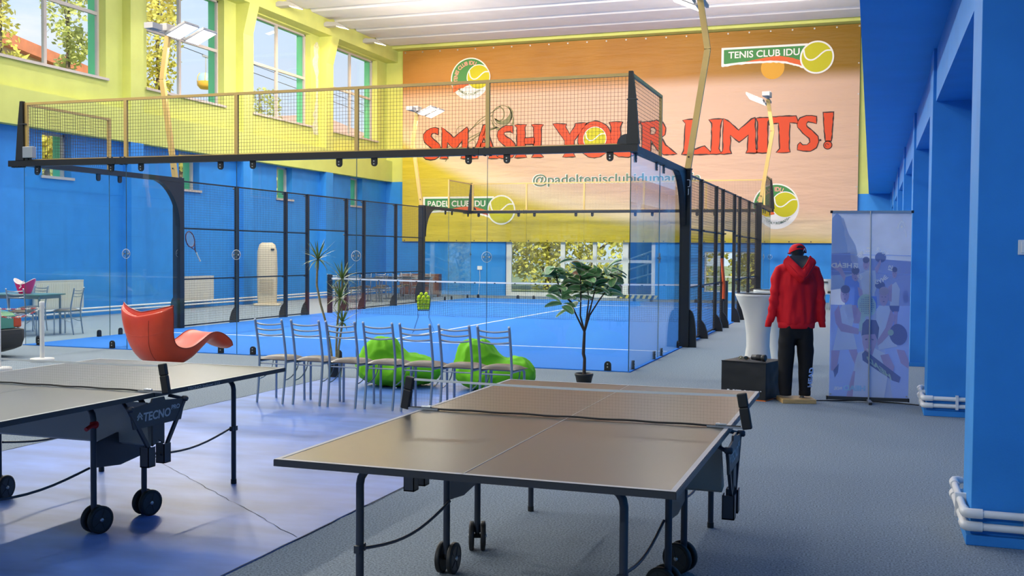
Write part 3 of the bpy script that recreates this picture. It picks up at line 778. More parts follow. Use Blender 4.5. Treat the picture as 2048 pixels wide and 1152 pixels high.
def end_frame(y, s, label):
    """steel beam over the end glass with the gold mesh parapet; s = +1 if the court lies towards +y"""
    t = thing('end_frame', label, 'fence', (0, y, 0), 0, 'mesh crowned end frames')
    mb = MB().box((-10.28, -.05, Z3-.05), (-8.17, .05, Z3+.045), blackm).box((-8.165, -.05, Z3-.05), (-2.12, .05, Z3+.045), blackm).box((-2.115, -.05, Z3-.05), (.10, .05, Z3+.045), blackm)
    for jx in (-8.17, -2.12):
        for dx in (-.16, -.08, .08, .16):
            for z in (Z3-.062, Z3+.045): mb.box((jx+dx-.012, -.03, z), (jx+dx+.012, .03, z+.018), darkg)
    for dx in [.03+.055*k for k in range(5)]: mb.box((-10.25+dx-.012, -.03, Z3-.066), (-10.25+dx+.012, .03, Z3-.05), darkg)
    mb.build('top_beam', t)
    for x in (-10, 0):
        o = MB().box((x-.045, min(0, s*4), Z3-.045), (x+.055, max(0, s*4), Z3+.045), blackm).build('side_beam', t)
        mb = MB()   # tapered corner post
        sx = 1 if x == 0 else -1
        mb.prism([(x-sx*.045, Z3+.045), (x+sx*.12, Z3+.045), (x+sx*.07, Z4-.35), (x+sx*.025, Z4+.02), (x-sx*.03, Z4+.02)], lambda a, z, h: (a, h, z), -s*.06, s*.0, blackm)
        mb.box((x-.05, -.065 if s > 0 else -.02, Z3+.62), (x+.085, .02 if s > 0 else .065, Z3+.634), darkg)
        mb.prism([(x-sx*.05, Z3+.05)]+[(x-sx*(.05+.13*math.sin(a)), Z3+.05+.13*math.cos(a)) for a in [PI/2*k/6 for k in range(7)]][::-1], lambda a, z, h: (a, h, z), -s*.04, -s*.03, darkg)
        mb.build('corner_post', t)
    fn = lambda u, z: (u, 0, z)
    mb = MB()
    mb.box((-9.98, -.02, Z4-.04), (-.02, .02, Z4), gold)
    mb.box((-9.98, -.015, Z3+.045), (-.04, .015, Z3+.06), gold)
    for x in (-9.94, -8, -6, -4, -2): mb.box((x-.028, -.022, Z3+.045), (x+.028, .022, Z4-.04), gold)
    mb.build('mesh_frame', t)
    for i in range(5):
        mb = MB(); mesh_wires(mb, fn, -9.97+2*i, -8.03+2*i, Z3+.07, Z4-.04, wire); mb.build('mesh_panel', t)
    for x in (-10, 0):
        f2 = lambda u, z: (x, s*u, z)
        mb = MB(); ya, yb = s*.03, s*2.0
        mb.box((x-.02, min(ya, yb), Z4-.04), (x+.02, max(ya, yb), Z4), gold).box((x-.022, yb-.03, Z3+.045), (x+.022, yb+.03, Z4-.0), gold)
        mb.build('mesh_frame', t)
        mb = MB(); mesh_wires(mb, f2, .05, 1.97, Z3+.07, Z4-.04, wire); mb.build('mesh_panel', t)
    return t
end_frame(0, 1, 'near black beam with golden framed wire mesh above the glass wall')
end_frame(20, -1, 'far black beam with wire mesh parapet in front of the big banner')
t = thing('junction_box', 'small grey electrical box on the beam at the near left court corner', 'box', (-9.85, -.03, Z3+.05))
MB().box((-.10, -.06, .03), (.10, .03, .21), alu).build('housing', t, bevel=.008)
MB().tube([(-.03, -.02, .03), (-.03, -.02, 0)], .012, blackm, 8).tube([(.04, -.02, .03), (.04, -.02, 0)], .012, blackm, 8).build('cable_gland', t)

def side_fence(x, sx, label):
    """mesh side between the thick posts at y=4 and y=16, with the open doorway round the net"""
    t = thing('side_fence', label, 'fence', (x, 0, 0), 0, 'mesh side fences')
    for y, s in ((4.05, -1), (15.95, 1)):
        mb = MB().box((-sx*.04, y-.07, 0), (sx*.13, y+.07, Z3+.05), blackm)
        gus = [(sx*.13, 0.0), (sx*.25, 0.0)]+[(sx*(.13+.12*math.cos(a)**.7), .62*math.sin(a)) for a in [PI/2*k/8 for k in range(1, 8)]]+[(sx*.13, .64)]
        mb.prism(gus, lambda a, z, h: (a, h, z), y-.03, y+.03, blackm)
        br = [(0, Z3-.05), (.72, Z3-.05)]+[(.72*(1-math.sin(a))+.03, Z3-.05-.85*(1-math.cos(a))**.9) for a in [PI/2*k/10 for k in range(1, 11)]]
        mb.prism([(y+s*(.06+a), z) for a, z in br], lambda a, z, h: (h, a, z), -.04, .06, blackm)
        po = mb.build('main_post', t)
        if y < 10 and sx > 0:
            f_ = lambda a, z: (a, y-.0715, z)
            mb = MB().ribbon([(.072, 2.80), (.112, 2.80), (.122, 2.785), (.122, 2.70), (.108, 2.685), (.085, 2.685)], .014, f_, white).ribbon([(.098, 2.655), (.098, 2.56), (.088, 2.55)], .016, f_, white)
            mb.build('emblem', po)
    for y in (6, 8, 9, 11, 12, 14):
        mb = MB().box((-.035, y-.04, .0), (.035, y+.04, Z3), blackm)
        mb.prism([(sx*.035, 0), (sx*.16, 0), (sx*.15, .12), (sx*.10, .26), (sx*.035, .34)], lambda a, z, h: (a, h, z), y-.04, y+.04, blackm)
        for z in (.96, 2.0, 2.9): mb.lathe([(.016, 0), (.016, .05)], darkg, 8, (sx*.03, y-.02, z), (sx, 0, 0))
        mb.build('fence_post', t)
    fn = lambda u, z: (0, u, z)
    for a, b in ((4.12, 6), (6, 8), (8, 9), (11, 12), (12, 14), (14, 15.88)):
        mb = MB()
        for z in (.05, .98, 2.0, Z3-.015): mb.box((-.014, a+.03, z-.014), (.014, b-.03, z+.014), blackm)
        mesh_wires(mb, fn, a+.03, b-.03, .05, Z3-.02, wire); mb.build('mesh_panel', t)
    mb = MB()
    for z in (2.09, Z3-.015): mb.box((-.016, 9.03, z-.016), (.016, 10.97, z+.016), blackm)
    mesh_wires(mb, fn, 9.03, 10.97, 2.09, Z3-.02, wire); mb.build('mesh_panel', t)
    return t
side_fence(0, 1, 'black wire mesh fence along the right side of the blue court')
side_fence(-10, -1, 'black wire mesh fence along the left side of the blue court')

# net
t = thing('padel_net', 'black court net with white top band stretched across the blue court', 'net', (-5, 10, 0))
for x in (-4.93, 4.95): MB().box((x-.05, -.05, 0), (x+.05, .05, .98), blackm).build('net_post', t)
top = lambda x: .90-.04*(1-(x/4.9)**2)
tape = mat('net_tape', (.72, .70, .68, 1), .7); cord = mat('net_cord', (.015, .02, .03, 1), .8)
mb = MB(); xs = [-4.88+9.76*i/40 for i in range(41)]
mb.grid(lambda u, v: (-4.88+9.76*u, .006*(1 if v < .5 else -1), top(-4.88+9.76*u)-.055*(v*2 if v < .5 else 2-2*v)), 41, 4, tape, smooth=False)
for i in range(19):
    x = -4.6+i*.51; mb.box((x, -.0085, top(x)-.042), (x+.04, -.0065, top(x)-.02), cord)
mb.build('net_band', t)
mb = MB(); rnd = random.Random(5)
def nb(x): return .02+.012*math.sin(x*2.1)+.01*math.sin(x*5.3)
n = int(9.76/.045)
for i in range(n+1):
    x = -4.88+9.76*i/n; mb.bar((x, .0, top(x)-.05), (x+.01*math.sin(i), .0, nb(x)), .0034, .0034, cord, (0, 1, 0))
for k in range(20):
    pts = [(x, 0, nb(x)+(top(x)-.05-nb(x))*k/19) for x in xs]
    for a, b in zip(pts, pts[1:]): mb.bar(a, b, .0034, .0034, cord)
mb.build('net_mesh', t)

# flood light masts
headglow = emitter('head_glow', (1, .96, .88, 1), 6)
def mast(x, y, sx, label, P=110, UP=100):
    t = thing('floodlight_mast', label, 'floodlight', (x, y, Z3+.03), 0, 'golden floodlight masts')
    w_, d_ = .05, .035
    mb = MB(); k = Vector((-sx*.0, 0, 0))
    p0, p1, p2 = (sx*.08, 0, 0), (sx*.38, 0, 1.97), (sx*.24, 0, 2.84)
    mb.bar(p0, p1, .10, .07, gold, (0, 1, 0)).bar(p1, p2, .10, .07, gold, (0, 1, 0))
    mb.build('mast', t)
    MB().box((sx*.08-.07, -.06, -.01), (sx*.08+.07, .06, .012), blackm).lathe([(.016, 0), (.016, .01)], blackm, 8, (sx*.10, -.05, .2), (0, -1, 0)).build('foot_plate', t)
    MB().bar((sx*.24, -.55, 2.87), (sx*.24, .85, 2.87), .05, .05, lampm).box((sx*.24-.10, -.60, 2.86), (sx*.24+.1, -.30, 2.97), lampm).build('cross_arm', t)
    for s in (-1, 1):
        R = Matrix.Rotation(sx*.42, 3, 'Y')
        mb = MB(); cx, cy = -sx*.10, s*.30+.28
        q = lambda a, b, c: Vector((cx, cy, 2.90))+R @ Vector((a, b, c))
        def bx(a, b, m_):
            v = [q(*p) for p in ((a[0],a[1],a[2]),(b[0],a[1],a[2]),(b[0],b[1],a[2]),(a[0],b[1],a[2]),(a[0],a[1],b[2]),(b[0],a[1],b[2]),(b[0],b[1],b[2]),(a[0],b[1],b[2]))]
            mb.add(v, [(0,3,2,1),(4,5,6,7),(0,1,5,4),(1,2,6,5),(2,3,7,6),(3,0,4,7)], m_)
        bx((-.26, -.23, -.02), (.26, .23, .03), lampm)
        hd = mb.build('lamp_head', t, bevel=.006)
        mb = MB(); bx((-.235, -.205, -.024), (.235, .205, -.0205), headglow); mb.build('lens', hd)
    MB().box((sx*.24-.09, -.16, 2.895), (sx*.24+.09, .16, 3.03), lampm).box((sx*.24-.08, -.15, 3.03), (sx*.24+.08, .15, 3.034), headglow).build('added_uplight', t)  # added uplighter, hidden from below, to brighten the ceiling
    area('mast_ceiling_fill', (sx*.20, 0, 3.10), (-sx*.35, 0, 1), .4, .4, UP, (1, .86, .72), t)
    area('mast_light', (-sx*.16, .28, 2.76), (-sx*.42, 0, -1), .5, .9, P, (1, .93, .80), t)
    return t
mast(0, 4, 1, 'tall golden floodlight mast on the thick black post at the right of the court', 110, 200)
mast(-10, 4, -1, 'golden floodlight mast with two square lamps standing before the upper left windows')
mast(0, 16, 1, 'far golden floodlight mast on the right, in front of the slogan letters', 110, 260)
mast(-10, 16, -1, 'far golden floodlight mast on the left, beside the first slogan letter')
# things left on the fence
t = thing('tennis_racket', 'red and black tennis racket hung on the left mesh fence', 'racket', (-9.955, 4.30, 1.78), 0)
rk = mat('racket_frame', (.13, .015, .018, 1), .3); rg = mat('racket_grip', (.70, .66, .58, 1), .8); rs_ = mat('racket_string', (.55, .58, .55, 1), .6)
d1 = Vector((0, .50, -.66)).normalized(); d2 = Vector((0, .66, .50)).normalized()
E = lambda a: d1*(-.17*math.cos(a)) + d2*(.13*math.sin(a))
pts = [E(2*PI*k/32) for k in range(32)]
MB().tube(pts, .011, rk, 8, closed=True).tube([E(PI-.7), d1*.27, d1*.34], .009, rk, 8).tube([E(PI+.7), d1*.27, d1*.34], .009, rk, 8).build('frame', t)
mb = MB()
for i in range(-6, 7):
    q = i*.019
    a = .17*math.sqrt(max(0, 1-(q/.13)**2)); mb.bar(d2*q-d1*a, d2*q+d1*a, .0015, .0015, rs_)
for i in range(-8, 9):
    q = i*.019; a = .13*math.sqrt(max(0, 1-(q/.17)**2)); mb.bar(d1*q-d2*a, d1*q+d2*a, .0015, .0015, rs_)
mb.build('strings', t)
MB().tube([d1*.33, d1*.54], .015, rg, 10).tube([d1*.535, d1*.55], .018, rg, 10).build('grip', t)
t = thing('post_padding', 'long orange padded sleeve strapped to the right fence doorpost', 'padding', (.0, 9.0, .60))
org = mat('orange_sleeve', (.80, .10, .012, 1), .45, bump=.2, bscale=20)
mb = MB().tube([(.05, -.06, .02), (.055, -.06, .3), (.0, -.06, .88)], .055, org, 12, flat=.6); mb.build('sleeve', t)
MB().tube([(.05, -.06, -.02), (.05, -.06, .02)], .05, blackm, 12, flat=.6).tube([(.0, -.06, .88), (-.005, -.06, .93)], .045, blackm, 12, flat=.6).build('end_cap', t)
MB().tube([(.0, -.03, .93), (-.0, .0, 1.0), (.02, .03, .95)], .006, blackm, 6).build('strap', t)
# ================================================================== folding ping-pong tables
ttop = mat('table_top', (.026, .025, .023, 1), .30, var=.05, vscale=400, spec=.25)
tline = mat('table_line', (.42, .42, .43, 1), .5, spec=.3)
tedge = mat('table_edge', (.030, .032, .036, 1), .4)
under = mat('table_underside', (.36, .34, .29, 1), .5)
navy = mat('brace_steel', (.022, .028, .042, 1), .38, spec=.5)
rubber = mat('rubber', (.012, .012, .012, 1), .55)
hub = mat('wheel_hub', (.03, .03, .03, 1), .4)
redp = mat('red_plastic', (.45, .012, .015, 1), .4)
netw = mat('table_net_tape', (.80, .80, .76, 1), .7)
cordg = mat('net_thread', (.10, .10, .10, 1), .8)
def pingpong(loc, label, swivel, group):
    W, Lh, T = .775, 1.38, .76
    t = thing('ping_pong_table', label, 'table', loc, 0, group)
    for s in (-1, 1):
        a, b = (.004*s, Lh*s)
        y0, y1 = min(a, b), max(a, b)
        mb = MB().box((-W, y0, T-.018), (W, y1, T), ttop)
        o = mb.build('table_top', t)
        mb = MB()
        mb.box((-W, y0, T+.0002), (-W+.02, y1, T+.0012), tline).box((W-.02, y0, T+.0002), (W, y1, T+.0012), tline)
        mb.box((-W+.02, s*Lh-(.02 if s > 0 else 0), T+.0002), (W-.02, s*Lh+(0 if s > 0 else .02), T+.0012), tline)
        mb.box((-.0018, y0, T+.0002), (.0018, y1 if s < 0 else y1-.02, T+.0012), tline)
        mb.build('line', o)
        mb = MB()
        mb.box((-W, y0, T-.026), (-W+.02, y1, T-.018), tedge).box((W-.02, y0, T-.026), (W, y1, T-.018), tedge).box((-W+.02, s*Lh-(.02 if s > 0 else 0), T-.026), (W-.02, s*Lh+(0 if s > 0 else .02), T-.018), tedge)
        mb.box((-W-.002, y0, T-.026), (-W, y1, T-.002), tedge).box((W, y0, T-.026), (W+.002, y1, T-.002), tedge).box((-W, s*Lh, T-.026), (W, s*Lh+.002*s, T-.002), tedge)
        mb.build('edge_frame', t)
        # outer leg frame: an upside-down U of tube
        X, Y, r = .54, 1.12*s, .0165
        pts = []
        for k in range(5): an = PI/2*k/4; pts.append((-X+.07-.07*math.cos(an), Y, T-.13+.07*math.sin(an)))
        pts = [(-X, Y, .0)]+pts+[(-p[0], p[1], p[2]) for p in pts[::-1]]+[(X, Y, 0)]
        for sx in (-1, 1):
            half = [p for p in pts if p[0]*sx >= 0]
            if sx < 0: half = half+[(0, Y, T-.06)]
            else: half = [(0, Y, T-.06)]+half
            lg = MB().tube(half, r, navy, 10).build('leg', t)
            MB().lathe([(.019, 0), (.019, .03)], rubber, 10, (sx*X, Y, 0)).build('foot', lg)
            MB().box((sx*X-.012, Y-.03, .355), (sx*X+.012, Y+.03, .385), navy).build('brace_clip', lg)
        # wheel legs
        for sx in (-1, 1):
            Yw = .21*s
            pts = [(sx*X, Yw, .10), (sx*X, Yw, T-.13)]+[(sx*(X-.07+.07*math.cos(PI/2*k/4)), Yw, T-.13+.07*math.sin(PI/2*k/4)) for k in range(1, 5)]+[(0, Yw, T-.06)]
            lg = MB().tube(pts, r, navy, 10).build('wheel_leg', t)
            an = swivel.get((sx, s), 0); ax = Vector((math.cos(an), math.sin(an), 0)); tr = Vector((-ax.y, ax.x, 0))
            ct = Vector((sx*X, Yw, .076)) + tr*.02
            cs = MB().tube([(sx*X, Yw, .13), (sx*X, Yw, .085)], .013, rubber, 8).bar(ct-ax*.045, ct+ax*.045, .02, .02, rubber).build('caster', t)
            for q in (-1, 1):
                mb = MB(); prof = [(.012, -.011), (.060, -.011), (.064, -.013), (.0755, -.010), (.076, -.004), (.076, .004), (.0755, .010), (.064, .013), (.060, .011), (.012, .011)]
                mb.lathe(prof, rubber, 28, ct+ax*(q*.030), ax)
                mb.lathe([(.0, .0), (.059, 0), (.059, .0005)], hub, 28, ct+ax*(q*.042), ax*q)
                for sp in range(5):
                    d = (tr*math.cos(sp*2*PI/5)+Vector((0, 0, 1))*math.sin(sp*2*PI/5)); mb.bar(ct+ax*(q*.043)+d*.012, ct+ax*(q*.043)+d*.058, .004, .003, darkg)
                mb.lathe([(.012, 0), (.010, .006), (0, .008)], bolt, 12, ct+ax*(q*.042), ax*q)
                mb.build('wheel', cs)
            # curved folding brace to the outer leg
            pts = [(sx*X, s*(.22+.90*k/10), .36-.012*math.sin(PI*k/10)+.012*k/10) for k in range(11)]
            MB().tube([(p[0]-sx*.02, p[1], p[2]-(.04*math.sin(PI*k/10))) for k, p in enumerate(pts)], .007, navy, 8).build('brace_rod', t)
    for sx in (-1, 1):
        X = .54
        # dark plate between the two wheel legs
        mb = MB().prism([(-.20, .36), (-.20, .495), (.0, .53), (.20, .47), (.20, .365), (.0, .34)], lambda y, z, h: (h, y, z), sx*X-.006, sx*X+.006, darkg)
        mb.build('side_plate', t)
        # folding V bracket with the lettered crossbar
        xo = sx*(W+.025); mb = MB(); fx_ = lambda y, z, h: (h, y, z)
        mb.prism([(-.24, .70), (-.205, .585), (.20, .585), (.24, .70), (.06, .715), (.05, .735), (-.05, .735), (-.06, .715)], fx_, xo-.005, xo+.005, darkg)
        mb.bar((xo, -.235, .69), (xo, -.035, .40), .022, .014, navy, (sx, 0, 0)).bar((xo, .235, .69), (xo, .035, .40), .022, .014, navy, (sx, 0, 0))
        mb.prism([(-.05, .585), (-.05, .47), (0, .50), (.05, .47), (.05, .585)], fx_, xo-.006, xo+.006, darkg)
        mb.build('fold_bracket', t)
        for s in (-1, 1): MB().lathe([(.014, 0), (.016, .006), (.016, .03), (.010, .036)], navy, 12, (xo-sx*.012, s*.235, .70), (sx, 0, 0)).tube([(xo-sx*.01, s*.235, .70), (sx*(W-.05), s*.19, .72)], .010, navy, 8).build('pivot_knob', t)
        mb = MB().text('TECNO', -.13*1 if sx > 0 else .13, .105 if sx > 0 else -.105, .618, .667, lambda y, z: (xo+sx*.0058, y+sx*.12*(z-.64), z), tline, bold=.03)
        mb.text('PRO', .11*sx, .185*sx, .652, .678, lambda y, z: (xo+sx*.0058, y+sx*.12*(z-.64), z), tline, bold=.03)
        for q in (0, .016):
            mb.ribbon([(sx*(-.178), .632+q), (sx*(-.158), .655+q), (sx*(-.138), .632+q)], .009, lambda y, z: (xo+sx*.0058, y, z), tline)
        mb.build('lettering', t)
        # ball holders
        for dy in (-.075, .06):
            mb = MB(); c = (xo-sx*.01, dy, .36)
            for a, b in (((-.028, -.03, 0), (-.024, .03, .11)), ((.024, -.03, 0), (.028, .03, .11)), ((-.028, -.03, 0), (.028, -.026, .11)), ((-.028, .026, 0), (.028, .03, .07)), ((-.028, -.03, 0), (.028, .03, .006))):
                mb.box([c[i]+a[i] for i in range(3)], [c[i]+b[i] for i in range(3)], navy)
            mb.bar((xo, dy*.5, .42), (xo-sx*.01, dy, .41), .02, .012, navy)
            mb.build('ball_holder', t)
        mb = MB().tube([(sx*.56, -.215, .60), (sx*.56, -.26, .595), (sx*.56, -.29, .585)], .012, redp, 8).lathe([(.02, 0), (.02, .03)], redp, 10, (sx*.535, -.215, .60), (sx, 0, 0))
        mb.build('lock_handle', t)
        mb = MB().text('TECNO Indoor 112', .30*sx, .62*sx, T-.022, T-.007, lambda y, z: (sx*(W+.0026), y, z), tline, bold=.01); mb.build('lettering', t)
    # hanging board under the joint
    mb = MB().prism([(-.03, T-.055), (-.015, T-.055), (.10, .47), (.02, .455), (-.01, .47)], lambda y, z, h: (h, y, z), -W+.03, W-.03, under)
    mb.build('centre_board', t)
    # net with black sleeved posts
    n = MB(); xe = W+.055
    n.grid(lambda u, v: (-xe+2*xe*u, .0035*(1 if v < .5 else -1), T+.158-.008*math.sin(PI*u)-.016*(2*v if v < .5 else 2-2*v)), 21, 4, netw, smooth=False)
    for k in range(9):
        z = T+.012+.0145*k; n.bar((-xe, 0, z), (xe, 0, z), .0002, .0002, cordg)
    for k in range(108):
        x = -xe+2*xe*k/107; n.bar((x, 0, T+.012), (x, 0, T+.145-.008*math.sin(PI*k/107)), .0002, .0002, cordg, (0, 1, 0))
    net = n.build('net', t)
    mb = MB().tube([(-xe+2*xe*k/30, -.004, T+.009+.0015*math.sin(k*1.3)) for k in range(31)], .005, rubber, 8); mb.build('bottom_cord', net)
    for sx in (-1, 1):
        MB().bar((sx*xe, 0, T+.165), (sx*(xe+.012), 0, T+.10), .045, .03, rubber, (0, 1, 0)).bar((sx*(xe+.012), 0, T+.10), (sx*(xe+.03), -.0, T-.0), .045, .03, rubber, (0, 1, 0)).build('net_post', net, bevel=.006)
        MB().box((sx*(W-.10), -.012, T+.0015), (sx*(xe+.02), .012, T+.010), alu).lathe([(.009, 0), (.009, .012)], chrome, 10, (sx*(W-.05), -.0, T+.01)).lathe([(.006, 0), (.006, .05)], chrome, 8, (sx*(W-.06), -.006, T+.016), (sx, 0, 0)).build('clamp', net)
    return t
pingpong((1.622, -8.645, 0), 'grey ping-pong table in front, standing on the carpet', {(-1, -1): .0, (-1, 1): .35, (1, 1): 1.25, (1, -1): 1.3}, 'ping-pong tables')
pingpong((-1.54, -8.66, .005), 'grey ping-pong table at the left, standing on blue vinyl', {(1, -1): -.25, (1, 1): -.25, (-1, 1): .1, (-1, -1): .0}, 'ping-pong tables')

# ================================================================== tubular chairs
steel = mat('satin_tube', (.40, .43, .47, 1), .32, metal=.85)
seatm = mat('taupe_leatherette', (.105, .083, .066, 1), .36, bump=.1, bscale=160, spec=.5)
seatblk = mat('seat_edge', (.02, .018, .018, 1), .5)
def make_chair(name, label, loc, rz, group, pad=seatm):
    t = thing(name, label, 'chair', loc, rz, group)
    hw, r = .16, .0125
    for s in (-1, 1):   # rear leg runs up into the back
        p = [(s*(hw-.005), -.20, .0), (s*(hw-.003), -.165, .25), (s*hw, -.15, .44), (s*hw, -.155, .52), (s*hw, -.185, .68), (s*hw, -.225, .855)]
        sm = [Vector((a, b, c)) for a, b, c in p]; pts = []
        for i in range(len(sm)-1):
            a, b, c, d = sm[max(i-1, 0)], sm[i], sm[i+1], sm[min(i+2, len(sm)-1)]
            for k in range(4):
                q = k/4; pts.append(.5*((2*b)+(c-a)*q+(2*a-5*b+4*c-d)*q*q+(3*b-a-3*c+d)*q**3))
        pts.append(sm[-1])
        lg = MB().tube(pts, r, steel, 10).build('back_leg', t)
        MB().ell(pts[-1], (.0135, .0135, .012), white, 10, 6).build('end_cap', lg)
        f = MB().tube([(s*(hw+.015), .17, .0), (s*(hw+.012), .168, .40), (s*hw, .15, .425), (s*hw, .0, .425), (s*hw, -.15, .425)], r, steel, 10).build('front_leg', t)
        MB().tube([(s*(hw-.004), -.17, .24)]+[(s*(hw-.004), -.17+.26*math.sin(PI/2*k/6), .42-.18*math.cos(PI/2*k/6)) for k in range(1, 7)], .006, steel, 6).build('brace', t)
    for y_, z_, r_ in ((.15, .422, .010), (-.145, .40, .007), (.10, .41, .006)): MB().tube([(-hw, y_, z_), (hw, y_, z_)], r_, steel, 8).build('cross_rail', t)
    for z, y in ((.80, -.212), (.745, -.20), (.69, -.187)):
        MB().tube([(-hw+2*hw*k/8, y-.022*math.sin(PI*k/8)*1.2, z+.02-.014*math.sin(PI*k/8)) for k in range(9)], .0065, steel, 6, flat=1.5).build('slat', t)
    def top(u, v):
        x, y = -1+2*u, -1+2*v; e = max(abs(x), abs(y))
        wdt = .178+.018*v
        z = .438+.042*(1-abs(x)**4)*(1-abs(y)**5)-.006*y
        return (x*wdt, -.135+.345*v, z)
    mb = MB().grid(top, 13, 13, pad)
    mb.grid(lambda u, v: (lambda p: (p[0]*.97, p[1], .432-.006*(-1+2*v)))(top(u, v)), 13, 13, seatblk)
    for e in range(4):
        def side(u, v, e=e):
            a = (u, 0) if e == 0 else (u, 1) if e == 1 else (0, u) if e == 2 else (1, u)
            p = top(*a); return p if v < .5 else (p[0]*.97, p[1], .432-.006*(-1+2*a[1]))
        mb.grid(side, 13, 2, pad)
    mb.build('seat', t)
    return t
NTH = ('first chair from the left in the row of steel chairs, beside the ping-pong table corner', 'second steel chair from the left in the row', 'third steel chair of the row, in front of the spiky potted palm', 'middle chair of the seven, before the left green bean bag', 'fifth steel chair of the row, right part of the left bean bag behind it', 'sixth steel chair in the row, behind the near table corner', 'last steel chair on the right of the row, before the right bean bag')
CH = None
for i in range(7):
    x = -2.775+.405*i; y = -4.03+(.012 if i % 2 else -.01); rz = -.03+.02*((i*37) % 5-2)/2
    if i == 0: CH = make_chair('steel_chair', NTH[0], (x, y, .005), rz, 'row of steel chairs')
    else: dup(CH, (x, y, .005), rz, NTH[i])
# ================================================================== bean bags
lime = mat('lime_fabric', (.17, .55, .012, 1), .75, var=.12, vscale=3, bump=.15, bscale=220, spec=.25)
def beanbag(loc, rz, label, mirror, sd):
    t = thing('bean_bag', label, 'bean bag', loc, rz, 'lime bean bags')
    mb = MB(); g = 1
    mb.ell((.0, 0, .165), (.42, .37, .172), lime, 28, 16).ell((-.15, 0, .25), (.285, .30, .245), lime, 24, 14).ell((-.165, -.02, .38), (.215, .25, .20), lime, 24, 14).ell((-.16, -.02, .48), (.15, .20, .085), lime, 20, 12)
    mb.ell((.17, .02, .20), (.27, .33, .165), lime, 24, 14).ell((.25, .0, .17), (.20, .30, .14), lime, 20, 12)
    off = Vector((sd*3.1, sd*1.7, 0))
    def fold(c):
        u = noise.noise(Vector((c.x*4, c.y*4, c.z*3))+off)
        up = max(0, min(1, (c.z-.40)*8))
        crease = -abs(noise.noise(Vector((c.x*5, c.y*5, c.z*4))*1.3+off*2))**.6
        an = math.atan2(c.y+.02, c.x+.16)
        return .024*u + .034*(crease+.45) + .010*math.sin(9*an+4*u)*up + .007*noise.noise(Vector((c.x*16, c.y*16, c.z*11))+off)
    b = melt(mb, 'bag', t, lime, .02, 26, fn=fold)
    for v in b.data.vertices: v.co.z = max(v.co.z, 0.0) if v.co.z < .02 else v.co.z
    t.scale = (1.1, 1.1, 1.0)
    MB().box((.02, -.402, .02), (.05, -.398, .035), white).build('care_tag', t)
    return t
beanbag((-2.20, -2.42, .004), .28, 'lime green bean bag on the left, behind the middle chairs', 1, 1)
beanbag((-1.05, -2.30, .002), .24, 'lime green bean bag on the right, behind the last chairs', 1, 4)

# ================================================================== red lounge chair
redl = mat('red_leather', (.66, .052, .014, 1), .34, var=.06, vscale=5, bump=.05, bscale=120, spec=.5)
piping = mat('dark_red_piping', (.28, .02, .008, 1), .4)
t = thing('lounge_chair', 'red leather lounge chair with winged back and curled footrest', 'chair', (-5.58, -2.22, 0), 1.22)
prof = [(-.36, .86), (-.34, .84), (-.30, .72), (-.25, .58), (-.18, .44), (-.08, .33), (.06, .28), (.20, .29), (.34, .36), (.47, .44), (.58, .46), (.70, .42), (.82, .33), (.88, .26)]
wid = [.56, .56, .54, .49, .42, .36, .31, .295, .285, .28, .275, .27, .25, .20]
thk = [.045, .10, .15, .19, .24, .26, .22, .16, .12, .10, .10, .10, .08, .03]
PS = smooth_line(prof, 4); WS = [p[1] for p in smooth_line(list(enumerate(wid)), 4)]; TS = [p[1] for p in smooth_line(list(enumerate(thk)), 4)]
N = len(PS)
def nrm(i):
    a = Vector(PS[max(i-1, 0)]); b = Vector(PS[min(i+1, N-1)]); d = (b-a).normalized(); return Vector((d.y*-1, d.x))   # up / front side
def shell(i, v, lower):
    s = -1+2*v; x, z = PS[i]; q = i/(N-1)
    wing = max(0, 1-q/.38)
    lift = wing*(.10*abs(s)**1.3-.09) + .03*abs(s)**3*(1-wing)
    fwd = wing*.10*abs(s)**2.2
    n_ = nrm(i); e = (1-abs(s)**6)
    off = (.02*e) if not lower else -TS[i]*(e**.5)*(1-.25*abs(s)**2)
    if q < .06 and not lower: off = .005
    return (x+fwd+n_.x*off, s*WS[i], z+(lift if q < .38 else lift)+n_.y*off)
mb = MB()
nv = 25
up = [[Vector(shell(i, j/(nv-1), False)) for j in range(nv)] for i in range(N)]
lo = [[Vector(shell(i, j/(nv-1), True)) for j in range(nv)] for i in range(N)]
mb.grid(lambda u, v: up[round(u*(N-1))][round(v*(nv-1))], N, nv, redl)
mb.grid(lambda u, v: lo[round(u*(N-1))][round(v*(nv-1))], N, nv, redl)
for j in (0, nv-1): mb.grid(lambda u, v: (up if v < .5 else lo)[round(u*(N-1))][j], N, 2, redl)
for i in (0, N-1): mb.grid(lambda u, v: (up if v < .5 else lo)[i][round(u*(nv-1))], nv, 2, redl)
mb.build('shell', t)
edge = [up[i][0] for i in range(N)]+[up[N-1][j] for j in range(nv)]+[up[i][nv-1] for i in range(N-1, -1, -1)]+[up[0][j] for j in range(nv-1, -1, -1)]
MB().tube([e+Vector((0, 0, .002)) for e in edge], .007, piping, 6, closed=True).build('piping', t)
seamr = MB()
seamr.tube([lo[i][6]+nrm(i).to_3d()*0 for i in range(7, 24)], .004, piping, 5)
seamr.tube([lo[12][j] for j in range(1, nv-1)], .003, redl, 5)
seamr.build('seam', t)
mb = MB().lathe([(.0, .0), (.24, .0), (.25, .012), (.22, .03), (.10, .05), (.07, .08), (.07, .16)], darkg, 28, (.04, 0, 0)); mb.build('swivel_base', t)
MB().ell((.02, 0, .20), (.20, .22, .13), redl, 20, 12).build('underbody', t)

